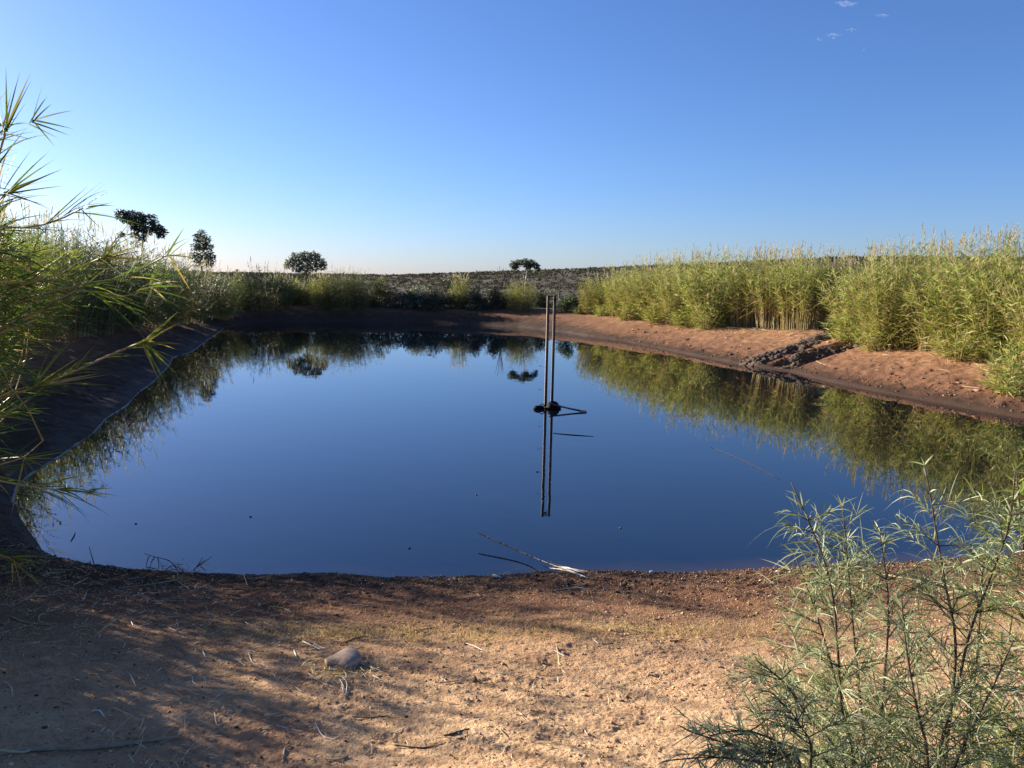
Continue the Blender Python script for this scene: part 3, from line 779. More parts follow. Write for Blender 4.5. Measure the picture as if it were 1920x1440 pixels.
# scrub covering the plain and the hillside
def scrub_mesh(n, r_lo, r_hi, s_lo, s_hi, tri=16):
    az = rng.uniform(-.62, .72, n); r = np.exp(rng.uniform(math.log(r_lo), math.log(r_hi), n))
    x, y = r * np.sin(az), r * np.cos(az); sd = sdist(x, y)
    k = sd > 6; x, y, r = x[k], y[k], r[k]
    k = rng.uniform(size=len(x)) < .55 + .9 * fbm(x / 9, y / 9, 2, 77) * np.clip(60 / r, .4, 1); x, y, r = x[k], y[k], r[k]
    z = height(x, y, False); n = len(x)
    s = rng.uniform(s_lo, s_hi, n) * np.clip(r / 160, .8, 1.8)
    m = tri
    d = rnd_dir(n * m, -.1, 1); c = np.repeat(np.stack([x, y, z], -1), m, 0); sc = np.repeat(s, m)
    P = c + d * np.array([1, 1, .62]) * (sc * rng.uniform(.45, 1, n * m))[:, None] * .8
    D = rnd_dir(n * m, -.4, .9)
    L = sc * rng.uniform(.35, .6, n * m)
    return MB().add(*ribbons(P, D, L, L * .6, D * 0, 1, None, np.array([1, .3])))
mb = scrub_mesh(5200, 51, 130, .22, .5, 24)
tag(obj('plain_scrub', mb, M['scrub']), 'grey-brown low scrub dotted over the plain behind the far bank', 'scrub', None, 'stuff')
mb = scrub_mesh(22000, 110, 1500, .5, 1.0, 12)
tag(obj('hillside_scrub', mb, M['scrub']), 'dark low scrub covering the distant hillside', 'scrub', None, 'stuff')
# fence posts
for px, tp, bp, y, lb in [(1049, 531, 548, 60, 'dark fence post on the plain above the steel frame'), (927, 532, 541, 62, 'tiny fence post right of the lone cane stand')]:
    b = on(at_y(px, bp, y)[0], y); h = at_y(px, tp, y)[2] - b[2]
    tag(obj('fence_post', MB().add(*tubes([(0, 0, -.2), (0.01, 0, h * .5), (0, 0, h)], [.06, .055, .05], 6)), M['dark_stick'], None, tuple(b)), lb, 'fence post')

# ---------------------------------------------------------------- steel frame standing in the water
pb = at_z(1022, 765); pt = at_y(1029, 554, pb[1])
HF = pt[2]
fr = empty('gauge_frame', (pb[0], pb[1], 0), 'tall narrow frame of two rusty steel posts standing in the pond', 'steel frame', None, .06)
def post(y, x, wd):
    mb = MB(); z0, z1 = -1.2, HF
    zc, hz = (z0 + z1) / 2, z1 - z0
    box(mb, (x, y, zc), (wd, .008, hz)); box(mb, (x - wd / 2 - .005, y + .022, zc), (.008, .052, hz))
    box(mb, (x + wd / 2 + .005, y + .022, zc), (.008, .052, hz))
    o = obj('post', mb, M['steel'], fr)
    e = MB(); box(e, (x - wd / 2 - .013, y + .022, zc - .002), (.0055, .052, hz - .01)); obj('sunlit_edge', e, M['lit_edge_plate'], o)  # pale strip: sunlight on the post's left edge put into colour
    return o
post(0, .012, .026); post(-.03, .135, .024)
mb = MB(); box(mb, (.072, -.002, HF - .018), (.085, .02, .014)); obj('crossbar', mb, M['steel'], fr)
mb = MB(); box(mb, (.072, -.002, HF - .075), (.085, .02, .014)); obj('crossbar', mb, M['steel'], fr)
mb = MB(); box(mb, (.064, .012, HF - .046), (.05, .006, .030)); obj('plate', mb, M['lit_edge_plate'], fr)
for py in (600, 643, 687, 731):
    z = at_y(1024, py, pb[1])[2]
    mb = MB().add(*tubes([(-.022, .0, z), (-.10, .0, z + .002)], .0022, 4)); lump(mb, (-.118, 0, z + .003), (.022, .008, .006), 2, .25, 2, int(py))
    lump(mb, (-.122, 0, z + .012), (.006, .006, .010), 1, .2, 2, int(py) + 1)
    obj('side_peg', mb, M['steel'], fr)
# floats and pipe
q = at_z(1037, 768)
fl = empty('float', (q[0] - .0, q[1] + .12, 0), 'large black round-topped float behind the steel frame posts', 'float')
mb = MB(); lump(mb, (0, 0, .0), (.140, .135, .150), 3, .05, 1.5, 3); obj('shell', mb.mesh(True), M['rubber'], fl)
mb = MB().add(*tubes(np.stack([.158 * np.cos(np.linspace(0, 6.283, 25)), .153 * np.sin(np.linspace(0, 6.283, 25)), np.full(25, .02)], -1), .012, 6)); obj('rim', mb, M['rubber'], fl)
q = at_z(1010, 767)
f2 = empty('float', (q[0] - .02, q[1], 0), 'small black knobbly float left of the steel frame', 'float')
mb = MB(); lump(mb, (0, 0, .012), (.085, .075, .062), 3, .10, 2, 9); lump(mb, (.075, .02, .02), (.055, .05, .045), 3, .12, 2, 4); obj('shell', mb.mesh(True), M['rubber'], f2)
a = np.linspace(0, 3.3, 12); mb = MB().add(*tubes(np.stack([.085 + .042 * np.cos(a), a * 0 + .02, .05 + .05 * np.sin(a)], -1), .010, 6)); obj('handle', mb, M['rubber'], f2)
p0, p1 = at_z(1030, 768), at_z(1098, 773)
mb = MB().add(*tubes(spline([p0 + [0, -.05, .13], (p0 + p1) / 2 + [0, -.04, .062], p1 + [0, 0, .008]], 9), np.linspace(.014, .020, 9), 8))
pp = obj('suction_pipe', mb.mesh(True), M['dark_stick']); tag(pp, 'thin dark pipe slanting from the frame down to the water at right', 'pipe')
mb = MB().add(*tubes([p1 + [-.10, 0, .02], p1 + [.02, 0, .012]], [.024, .018], 8)); obj('pipe_end', mb, M['straw'], pp)

# ---------------------------------------------------------------- things on the water and the near shore
def stick_px(name, pts, r, mat, label, cat, group=None, lift=.0, water=False, sides=6, extra=None):
    P = [(at_z(*p[:2], (p[2] if len(p) > 2 else .005)) if water else ground(*p[:2]) + [0, 0, r[0] * .8 + (p[2] if len(p) > 2 else lift)]) for p in pts]
    K = max(len(P) * 4, 5)
    P = spline(P, K) if len(P) > 1 else P
    rr = np.interp(np.linspace(0, 1, K), np.linspace(0, 1, len(r)), r) * (.55 if (mat == 'white_straw' and not water and max(r) < .0095) else 1)
    mb = MB().add(*tubes(P, rr, sides))
    c = P.mean(0)
    mb.V = [v - c for v in mb.V]
    return tag(obj(name, mb.mesh(True), M[mat], None, tuple(c)), label, cat, group)
GW = 'cane bits afloat'
stick_px('floating_cane', [(1037, 812), (1070, 815), (1113, 818)], [.004, .008, .003], 'steel', 'thin dark cane floating right of the frame reflection', 'stick', GW, water=True)
stick_px('floating_cane', [(1332, 838), (1390, 862), (1462, 898)], [.002, .0035, .0015], 'steel', 'long hair-thin cane floating above the wattle at right', 'stick', GW, water=True)
stick_px('floating_cane', [(133, 1014), (139, 1004), (141, 998)], [.004, .006, .003], 'dark_stick', 'short forked bit of cane floating at lower left', 'stick', GW, water=True)
stick_px('upright_twig', [(178, 1062, -.02), (168, 1040, .06)], [.005, .003], 'dark_stick', 'short dark twig stuck in the mud at lower left', 'twig')
for px, py, lb in [(893, 928, 'dark floating speck below the centre of the pond'), (255, 982, 'dark floating speck near the lower left shore'), (768, 1028, 'small speck floating near the lower shore'),
                   (470, 969, 'faint speck floating left of centre'), (1163, 990, 'pale speck floating right of the slanting cane'), (1018, 940, 'tiny speck beside the reflected frame top')]:
    q = at_z(px, py, .002); mb = MB(); lump(mb, (0, 0, 0), (.013, .013, .008), 2, .3, 2, px)
    tag(obj('floating_seed', mb, M['dark_stick'], None, tuple(q)), lb, 'floating seed', 'specks floating on the pond')

# fallen cane: stem out over the water, roots ashore
def fallen_cane():
    tip = at_z(898, 1000, .10); a = at_z(998, 1044, .05); root = ground(1062, 1078) + [0, 0, .03]; c = root
    e = empty('fallen_cane', tuple(c), 'bleached fallen cane reaching from the near shore out over the water', 'fallen cane')
    P = spline([tip, a, root], 20) - c
    obj('stem', MB().add(*tubes(P, np.interp(np.linspace(0, 1, 20), [0, .1, .6, .75, 1], [.005, .007, .005, .0025, .004]), 6)), M['straw'], e)
    nd = MB()
    for s in np.linspace(1, 14, 9): i = int(s); nd.add(*tubes([P[i], P[i] + (P[i + 1] - P[i]) * .12], .0078, 6))
    obj('nodes', nd, M['dark_stick'], e)
    rb = MB()
    ends = [(1100, 1086), (1096, 1080), (1088, 1084), (1080, 1082), (1072, 1080), (1102, 1088), (1092, 1086), (1085, 1079)]
    starts = [(1028, 1064), (1033, 1061), (1036, 1066), (1040, 1062), (1030, 1066), (1045, 1064), (1052, 1067), (1048, 1062)]
    for k, (s, t) in enumerate(zip(starts, ends)):
        S = at_z(*s, .012 + .012 * (k % 3)); T = ground(*t) + [0, 0, .008]
        rb.add(*tubes(spline([S - c, (S + T) / 2 - c + [0, 0, .012], T - c], 7), np.linspace(.0035, .005, 7), 4))
    obj('dry_leaves', rb, M['white_straw'], e)
    sb = MB().add(*tubes(spline([at_z(1020, 1049, .03) - c, at_z(1055, 1062, .05) - c, ground(1106, 1080) - c + [0, 0, .02]], 9), .003, 4))
    obj('side_shoot', sb, M['straw'], e)
fallen_cane()
# plastic bottle-like piece, pale stones
g = ground(931, 1088); e = empty('plastic_bottle', tuple(g + [0, 0, .012]), 'small pale plastic bottle lying on the mud at the water edge', 'bottle', rz=-.35)
obj('body', MB().add(*tubes([(-.036, 0, 0), (-.030, 0, 0), (.006, 0, 0), (.016, 0, 0)], [.010, .0135, .0135, .007], 10)), M['plastic'], e)
obj('neck', MB().add(*tubes([(.016, 0, 0), (.042, 0, -.003)], [.0065, .006], 8)), M['plastic'], e)
def stone(px, py, r, mat, label, seed, name='stone', group=None):
    g = ground(px, py); mb = MB(); lump(mb, (0, 0, r[2] * .3), r, 3, .22, 1.3, seed, -.4)
    return tag(obj(name, mb, M[mat], None, tuple(g)), label, 'stone', group)
stone(1221, 1079, (.020, .016, .012), 'white_stone', 'white pebble at the water edge right of the fallen cane', 5)
stone(1191, 1092, (.018, .014, .012), 'mud', 'dark clod-like stone below the white pebble', 6)
stone(848, 1097, (.020, .014, .010), 'stone', 'flat grey-brown pebble just above the dark mud', 8)
stone(1458, 1076, (.022, .016, .012), 'white_stone', 'pale pebble at the water edge left of the wattle top', 12)

# the flat rock
def rock():
    g = ground(642, 1256)
    e = empty('flat_rock', tuple(g), 'flat angular brown rock lying on straw in the foreground', 'rock', rz=-.12)
    top = np.array([(-.088, .004), (-.050, .030), (-.012, .064), (.034, .060), (.084, .020), (.050, -.024), (.004, -.030), (-.024, -.016), (-.060, -.020)])
    top = top * [1.12, 1.75]; n = len(top); k = np.arange(n)
    zt = np.array([.030, .040, .050, .052, .044, .034, .032, .022, .026])
    V = [np.column_stack([top * .94 + [0, .002], np.full(n, -.02)]), np.column_stack([top * 1.03, zt * .62]), np.column_stack([top, zt]), np.column_stack([top * .93, zt + .0035]), np.array([[0, .008, .052]])]
    V = np.vstack(V); 
    Q = []
    for r in range(3):
        for i in range(n): Q.append([r * n + i, r * n + (i + 1) % n, (r + 1) * n + (i + 1) % n, (r + 1) * n + i])
    T = [[3 * n + i, 3 * n + (i + 1) % n, 4 * n] for i in range(n)]
    obj('slab', MB().add(V, Q, T), M['stone'], e)
    mb = MB(); lump(mb, (-.040, -.036, .006), (.026, .012, .010), 1, .15, 1.5, 4); obj('broken_ledge', mb, M['stone'], e)
rock()

# the big dry cane lying bottom left
stick_px('dry_cane', [(-60, 1432), (60, 1416), (180, 1403), (335, 1386)], [.0085, .009, .009, .007], 'old_cane', 'long thick dry cane lying at the bottom left corner', 'dry cane', 'dry cane pieces on the ground')
GD = 'dry cane pieces on the ground'
for pts, r, mt, lb in [
    ([(-20, 1418), (40, 1415), (60, 1414)], [.006, .004], 'straw', 'thin grey cane just above the long thick one'),
    ([(230, 1099), (290, 1096), (352, 1084)], [.004, .005, .003], 'straw', 'long pale cane lying below the twig pile at the shore'),
    ([(18, 1156), (50, 1170), (98, 1174)], [.004, .005, .003], 'straw', 'bowed grey cane in the shade at the left edge'),
    ([(105, 1146), (75, 1158), (78, 1170), (105, 1170)], [.002, .003, .002], 'straw', 'hooked thin cane beside the bowed one at left'),
    ([(140, 1180), (205, 1174)], [.004, .003], 'straw', 'straight short cane in the left shade'),
    ([(457, 1083), (466, 1104)], [.003, .003], 'straw', 'short pale curved cane standing out of the dark mud'),
    ([(505, 1141), (530, 1145), (547, 1154)], [.003, .002], 'straw', 'pale cane bit on dark mud left of centre'),
    ([(648, 1060 + 76), (698, 1143)], [.004, .003], 'white_straw', 'short white cane bit in the damp band at centre'),
    ([(566, 1207), (583, 1217), (602, 1227)], [.009, .007, .006], 'white_straw', 'thick white husk above the flat rock'),
    ([(583, 1208), (600, 1218), (612, 1222)], [.003, .003], 'white_straw', 'thin white sliver crossing the white husk above the rock'),
    ([(551, 1225), (556, 1240)], [.007, .005], 'white_straw', 'upright white husk left of the flat rock'),
    ([(636, 1214), (660, 1202), (684, 1193)], [.003, .0065, .003], 'orange_straw', 'orange curved dry leaf behind the flat rock'),
    ([(762, 1192), (790, 1184), (818, 1178)], [.003, .008, .003], 'orange_straw', 'broad orange dry leaf in the short grass'),
    ([(577, 1270), (600, 1288), (628, 1298)], [.004, .004, .003], 'white_straw', 'curved white cane slanting below the rock'),
    ([(636, 1280), (643, 1290), (642, 1303)], [.005, .005], 'white_straw', 'folded white blade below the rock, left one'),
    ([(640, 1275), (650, 1288), (649, 1306), (644, 1312)], [.004, .005, .004], 'white_straw', 'folded white blade below the rock, right one'),
    ([(595, 1262), (650, 1263), (690, 1260)], [.004, .004, .003], 'orange_straw', 'tan cane lying along the front of the rock'),
    ([(650, 1262), (668, 1268), (680, 1277)], [.004, .005, .003], 'white_straw', 'white blade fanning out in front of the rock'),
    ([(590, 1363), (605, 1382), (628, 1396)], [.004, .004, .003], 'white_straw', 'lone pale cane sliver low in the centre-left foreground'),
    ([(545, 1400), (535, 1410), (531, 1425)], [.005, .004], 'straw', 'curled dark-edged cane bit near the bottom'),
    ([(610, 1428), (632, 1424), (652, 1416)], [.003, .004], 'straw', 'thin cane sliver at the bottom left of centre'),
    ([(832, 1386), (850, 1379), (880, 1366)], [.003, .006, .004], 'dark_stick', 'dark twisted stick in the lower centre'),
    ([(740, 1402), (800, 1400), (868, 1392)], [.003, .004, .003], 'dark_stick', 'long dark twig below the twisted stick'),
    ([(660, 1353), (690, 1352), (728, 1350)], [.002, .003], 'dark_stick', 'thin dark twig left of the twisted stick'),
    ([(825, 1287), (860, 1284)], [.005, .004], 'straw', 'short stubby cane right of the rock'),
    ([(822, 1270), (840, 1281)], [.003, .003], 'white_straw', 'white blade crossing the stubby cane'),
    ([(1037, 1224), (1060, 1231)], [.005, .004], 'white_straw', 'pale split husk right of centre'),
    ([(1110, 1200), (1122, 1210)], [.003, .003], 'white_straw', 'two-pronged white straw near the right middle'),
    ([(871, 1205), (888, 1213), (906, 1222)], [.004, .003], 'white_straw', 'white straw at the lower edge of the grass'),
    ([(1255, 1200), (1290, 1198)], [.004, .003], 'orange_straw', 'brown cane bit on the sand at right'),
    ([(172, 1338), (186, 1344), (196, 1351)], [.006, .008, .003], 'white_straw', 'bright white leaf scrap in the left foreground'),
    ([(114, 1321), (137, 1334)], [.003, .003], 'straw', 'grey cane sliver above the white leaf scrap'),
    ([(244, 1272), (252, 1290), (255, 1294)], [.005, .006, .003], 'white_straw', 'pale torn husk in the sunlit patch at left'),
    ([(142, 1282), (150, 1285)], [.006, .004], 'white_straw', 'tiny bright husk left of the torn one'),
    ([(348, 1273), (360, 1272), (362, 1282), (372, 1287)], [.004, .003, .003], 'white_straw', 'zigzag white straw at left centre'),
    ([(315, 1183), (332, 1190)], [.004, .003], 'white_straw', 'short white straw on the edge of the shade'),
    ([(380, 1228), (386, 1237), (394, 1240)], [.006, .004], 'white_straw', 'bright husk left of the grass patch'),
    ([(436, 1242), (448, 1245), (460, 1252)], [.003, .004, .002], 'white_straw', 'white blade left of the white husks'),
    ([(465, 1230), (475, 1246), (490, 1252), (507, 1259)], [.004, .003, .003], 'white_straw', 'forked white straw left of the rock'),
    ([(8, 1288), (22, 1300), (24, 1315)], [.004, .003], 'white_straw', 'grey husk at the left edge'),
]:
    nm = 'dry_leaf' if 'leaf' in lb.split()[:5] else ('twig' if mt == 'dark_stick' else 'cane_piece')
    stick_px(nm, pts, r, mt, lb, {'dry_leaf': 'dry leaf', 'twig': 'twig', 'cane_piece': 'cane piece'}[nm], GD, lift=.002, sides=5)
stick_px('cane_piece', [(1530, 677), (1545, 682), (1592, 691)], [.008, .009, .005], 'straw', 'long pale cane on the red slope below the mud runnel', 'cane piece', GD)
stick_px('cane_piece', [(1800, 722), (1840, 728)], [.007, .006], 'straw', 'pale cane on the slope near the right edge', 'cane piece', GD)
stick_px('cane_piece', [(1410, 615), (1440, 619)], [.012, .008], 'straw', 'pale cane at the foot of the golden stems', 'cane piece', GD)
stick_px('bleached_branch', [(1328, 612), (1333, 600), (1350, 597), (1362, 588)], [.03, .025, .02, .01], 'white_straw', 'bleached branch at the dark hollow in the right reeds', 'branch')
stick_px('bleached_branch', [(1600, 1072), (1680, 1086), (1780, 1100), (1930, 1118)], [.007, .008, .007, .006], 'straw', 'long bleached branch lying behind the wattle bushes', 'branch')

# dead twig pile at the near shore
def twig_pile():
    g = ground(325, 1078)
    e = empty('twig_pile', tuple(g), 'tangle of dead twigs standing at the near water edge on the left', 'twigs')
    mb = MB()
    d = g[1]
    def pt(px, py, dy=0): return at_y(px, py, d + dy) - g
    for pts in [[(335, 1072), (318, 1052), (290, 1044), (270, 1038)], [(345, 1070), (330, 1062), (322, 1060)], [(318, 1052), (310, 1048)], [(280, 1042), (276, 1052), (274, 1066)],
                [(290, 1044), (283, 1056), (281, 1068)], [(296, 1045), (298, 1058), (296, 1070)], [(310, 1068), (325, 1060), (343, 1058)], [(300, 1072), (330, 1068), (350, 1073)],
                [(363, 1070), (372, 1058), (380, 1045)], [(368, 1064), (382, 1055), (397, 1043)], [(372, 1060), (384, 1050)], [(376, 1062), (386, 1070)], [(276, 1064), (290, 1066), (300, 1072)]]:
        dy = rng.uniform(-.12, .12); obj('twig', MB().add(*tubes(spline([pt(*p, dy) for p in pts], 8), np.linspace(.0045, .002, 8), 4)), M['dark_stick'], e)
    bl = MB()
    P = rng.normal(0, 1, (60, 3)) * [.10, .06, .02] + [0, 0, .05]
    bl.add(*ribbons(P, rnd_dir(60, -.8, .3), rng.uniform(.03, .10, 60), .004, -UPV * rng.uniform(.0, .03, 60)[:, None], 3))
    obj('dead_leaves', bl, M['dark_stick'], e)
twig_pile()

# ---------------------------------------------------------------- mud ridges of the eroded runnel
def ridge(pts, w, h, label, seed):
    P = [ground(*p) for p in pts]; K = 170; C = spline(P, K); c = C.mean(0)
    T = nrm(np.gradient(C, axis=0)); S = nrm(np.cross(T, UPV)); J = 34
    u = np.linspace(-1, 1, J); s = np.linspace(0, 1, K)
    env = np.interp(s, [0, .12, .85, 1], [.15, 1, 1, .3])
    V = np.empty((K, J, 3))
    for j in range(J):
        off = S * (w * u[j]); q = C + off
        g = height(q[:, 0], q[:, 1], False)
        b = (1 - u[j] ** 2) ** .8
        n1 = fbm(q[:, 0] * 5 + seed, q[:, 1] * 5, 4, seed, .65); n2 = fbm(q[:, 0] * 16, q[:, 1] * 16 + seed, 3, seed + 3, .7)
        V[:, j, :2] = q[:, :2] + S[:, :2] * (n1 * .12)[:, None]
        V[:, j, 2] = g - .03 + env * (b * h * (1 + .9 * n1) + b * .055 * n2 + b * .05 * fbm(q[:, 0] * 45, q[:, 1] * 45, 2, seed + 7, .8)) + .02 * b
    i = (np.arange(K - 1) * J)[:, None]; j = np.arange(J - 1)[None]
    Q = np.stack([i + j, i + j + 1, i + J + j + 1, i + J + j], -1).reshape(-1, 4)
    o = obj('mud_ridge', mesh_from(V.reshape(-1, 3) - c, Q, 'mud_ridge'), M['mud'], None, tuple(c))
    tag(o, label, 'mud ridge', 'cracked mud ridges of the runnel')
ridge([(1386, 686), (1440, 668), (1490, 652), (1530, 636), (1575, 622)], .46, .085, 'upper dark cracked mud ridge running from the water up to the cane', 3)
ridge([(1462, 692), (1500, 680), (1545, 668), (1590, 656), (1622, 645)], .28, .09, 'lower narrow cracked mud ridge edging the runnel', 8)

# ---------------------------------------------------------------- foam line along the left shore
def foam():
    a = [at_z(*p)[:2] for p in [(26, 945), (32, 916), (52, 895), (82, 875), (117, 855), (140, 837), (175, 814), (201, 785), (239, 761), (262, 735), (287, 718), (318, 686), (325, 671), (360, 660), (400, 630), (422, 616)]]
    P = spline([np.array([p[0], p[1], 0]) for p in a], 260)
    out = []
    for p in P:   # settle each point on the real waterline
        q = p.copy()
        for _ in range(3):
            h = float(height(q[0], q[1])[0]); e_ = .02
            gx = (float(height(q[0] + e_, q[1])[0]) - h) / e_; gy = (float(height(q[0], q[1] + e_)[0]) - h) / e_
            g2 = gx * gx + gy * gy + 1e-3; st = np.clip((.006 - h) / g2, -.4, .4); q[0] += gx * st * .7; q[1] += gy * st * .7
        out.append([q[0], q[1], .003])
    P = np.array(out); r = np.abs(rng.normal(.010, .006, len(P))) + .003
    tag(obj('foam_line', MB().add(*tubes(P, r, 4)), M['foam']), 'thin pale line of dried foam along the left waterline', 'foam', None, 'stuff')
foam()

# ---------------------------------------------------------------- litter, clods, grass (uncountable)
def scatter_ground(n, box_px, dens=None):
    px = rng.uniform(box_px[0], box_px[2], n); py = rng.uniform(box_px[1], box_px[3], n)
    if dens is not None:
        k = rng.uniform(size=n) < dens(px, py); px, py = px[k], py[k]
    P = np.array([at_z(a, b, .5) for a, b in zip(px, py)])
    for _ in range(6):
        h = height(P[:, 0], P[:, 1], False); D = (P - CAM); t = (h - CAM[2]) / D[:, 2]; P2 = CAM + D * t[:, None]; P = P * .3 + P2 * .7
    P[:, 2] = height(P[:, 0], P[:, 1], True)
    return P, px, py
def world_scatter(n, x0, x1, y0, y1):
    x = rng.uniform(x0, x1, n); y = rng.uniform(y0, y1, n); sd = sdist(x, y); k = sd > .03
    x, y, sd = x[k], y[k], sd[k]
    return np.stack([x, y, height(x, y, True, sd)], -1), sd
def litter():
    P, sd = world_scatter(30000, -4.5, 3.2, 1.4, 6.6)
    w = np.clip(.16 + .30 * (-P[:, 0]) / 2 + 1.5 * fbm(P[:, 0] * 1.3, P[:, 1] * 1.3, 3, 91), .02, .9)
    k = rng.uniform(size=len(P)) < w * .5; P = P[k]; n = len(P)
    D = rnd_dir(n, -.02, .10); L = rng.uniform(.012, .12, n) * rng.uniform(.3, 1, n)
    S = np.tile(UPV, (n, 1)) + rng.normal(0, .5, (n, 3))
    b = np.cross(D, UPV) * (L * rng.normal(0, .3, n))[:, None]
    mb = MB().add(*ribbons(P + [0, 0, .006], D, L, rng.uniform(.0015, .0050, n), b, 3, S, np.array([.7, 1, 1, .3])))
    P2 = P[rng.integers(0, n, 500)] + rng.normal(0, .03, (500, 3)) * [1, 1, 0]; P2[:, 2] = height(P2[:, 0], P2[:, 1]) + .003
    L2 = rng.uniform(.10, .38, 500)**1.3; D2 = rnd_dir(500, -.01, .03)
    mb.add(*ribbons(P2, D2, L2, rng.uniform(.002, .005, 500), np.cross(D2, UPV) * (L2 * rng.normal(0, .2, 500))[:, None], 4, np.tile(UPV, (500, 1)) + rng.normal(0, .3, (500, 3)), np.array([.8, 1, 1, .9, .4])))
    # knot of straw under and before the rock
    g = ground(640, 1265)
    m = 420; P3 = g + rng.normal(0, 1, (m, 3)) * [.13, .09, 0]; P3[:, 2] = height(P3[:, 0], P3[:, 1]) + rng.uniform(.002, .012, m)
    L3 = rng.uniform(.02, .10, m); D3 = rnd_dir(m, -.05, .2)
    mb.add(*ribbons(P3, D3, L3, rng.uniform(.002, .006, m), np.cross(D3, UPV) * (L3 * rng.normal(0, .3, m))[:, None], 3))
    tag(obj('straw_litter', mb, M['straw']), 'loose straw and cane shreds littering the near ground', 'straw litter', None, 'stuff')
    # on the right slope
    x = rng.uniform(2, 14, 12000); y = rng.uniform(8, 44, 12000); s = sdist(x, y); k = (s > .6) & (s < 4.2) & (rng.uniform(size=len(x)) < .08 + .3 * smooth(1.5, 3.5, s)); x, y, s = x[k], y[k], s[k]
    P = np.stack([x, y, height(x, y, True, s) + .01], -1); n = len(P); D = rnd_dir(n, -.02, .12); L = rng.uniform(.05, .35, n)
    mb = MB().add(*ribbons(P, D, L, rng.uniform(.008, .016, n), np.cross(D, UPV) * (L * rng.normal(0, .2, n))[:, None], 3))
    tag(obj('slope_litter', mb, M['straw']), 'straw shreds scattered over the right slope below the cane', 'straw litter', None, 'stuff')
litter()
def clods():
    V0, T0 = ico(1)
    P, sd = world_scatter(26000, -5, 5.5, 1.0, 7.4)
    w = .16 + .75 * smooth(1.5, .2, sd) * smooth(-1.5, 1.5, P[:, 0]) + .3 * smooth(1.2, .2, sd) + .5 * fbm(P[:, 0] * 1.6, P[:, 1] * 1.6, 2, 15)
    k = rng.uniform(size=len(P)) < w; P, sd = P[k], sd[k]; n = len(P)
    s = np.exp(rng.normal(math.log(.0050), .5, n)) * (1 + .9 * smooth(1.3, .3, sd)); s = np.minimum(s, .014)
    # far right slope clods
    x = rng.uniform(3, 14, 40000); y = rng.uniform(8.5, 34, 40000); q = sdist(x, y); k = (q > .15) & (q < 3.4) & (rng.uniform(size=40000) < (.15 + .85 * smooth(1.9, .9, q)) * (.25 + .9 * vnoise(x * 1.1, y * 1.1, 71) + .45 * smooth(24, 10, y))); x, y, q = x[k], y[k], q[k]
    P = np.vstack([P, np.stack([x, y, height(x, y, True, q)], -1)]); s = np.concatenate([s, np.exp(rng.normal(math.log(.017), .5, len(x)))]); n = len(P)
    sc = rng.uniform(.6, 1.4, (n, 1, 3)) * [1, 1, .6]
    V = V0[None] * sc * (1 + rng.normal(0, .18, (n, len(V0), 1))) * s[:, None, None] + P[:, None]
    T = (np.arange(n) * len(V0))[:, None, None] + T0[None]
    tag(obj('soil_clods', mesh_from(V.reshape(-1, 3), np.zeros((0, 4), int), 'c', T.reshape(-1, 3)), M['clod']), 'crumbs and clods of red soil over the banks', 'clods', None, 'stuff')
clods()
def crumbs():
    V0 = np.array([(1, 0, 0), (-1, 0, 0), (0, 1, 0), (0, -1, 0), (0, 0, 1), (0, 0, -.6)], float)
    T0 = np.array([(0, 2, 4), (2, 1, 4), (1, 3, 4), (3, 0, 4), (2, 0, 5), (1, 2, 5), (3, 1, 5), (0, 3, 5)])
    P, sd = world_scatter(110000, -4, 4.6, 1.3, 6.8)
    k = (rng.uniform(size=len(P)) < .55 + 1.1 * fbm(P[:, 0] * 2.2, P[:, 1] * 2.2, 3, 83)) & (np.abs(P[:, 0]) < .9 + P[:, 1] * .68); P = P[k]; n = len(P)
    s_ = np.exp(rng.normal(math.log(.0032), .45, n)); a = rng.uniform(0, 6.28, n); ca, sa = np.cos(a)[:, None], np.sin(a)[:, None]
    V = V0[None] * rng.uniform(.5, 1.5, (n, 6, 3)) * s_[:, None, None]
    V = np.stack([V[..., 0] * ca - V[..., 1] * sa, V[..., 0] * sa + V[..., 1] * ca, V[..., 2]], -1) + P[:, None]
    T = (np.arange(n) * 6)[:, None, None] + T0[None]
    tag(obj('soil_crumbs', mesh_from(V.reshape(-1, 3), np.zeros((0, 4), int), 'c', T.reshape(-1, 3)), M['crumb']), 'fine dry crumbs of sandy soil over the near ground', 'soil crumbs', None, 'stuff')
crumbs()
def grass():
    P, px, py = scatter_ground(17000, (380, 1135, 1560, 1215), lambda a, b: np.clip(np.exp(-((b - (1190 - (a - 560) * .012)) / 13) ** 2) * (.5 + 1.2 * vnoise(a / 45, b / 20, 5) + .35 * np.exp(-((a - 800) / 230) ** 2)) + .05, 0, 1))
    n = len(P); D = nrm(rnd_dir(n, .4, 1.2 - .25)); L = rng.uniform(.018, .070, n)
    mb = MB().add(*ribbons(P - [0, 0, .003], D, L, rng.uniform(.0015, .0032, n), rnd_dir(n, -.5, 0) * (L * .3)[:, None], 2, None, np.array([1, .8, .1])))
    tag(obj('short_grass', mb, M['grass']), 'strip of short yellowing grass across the foreground', 'grass', None, 'stuff')
grass()

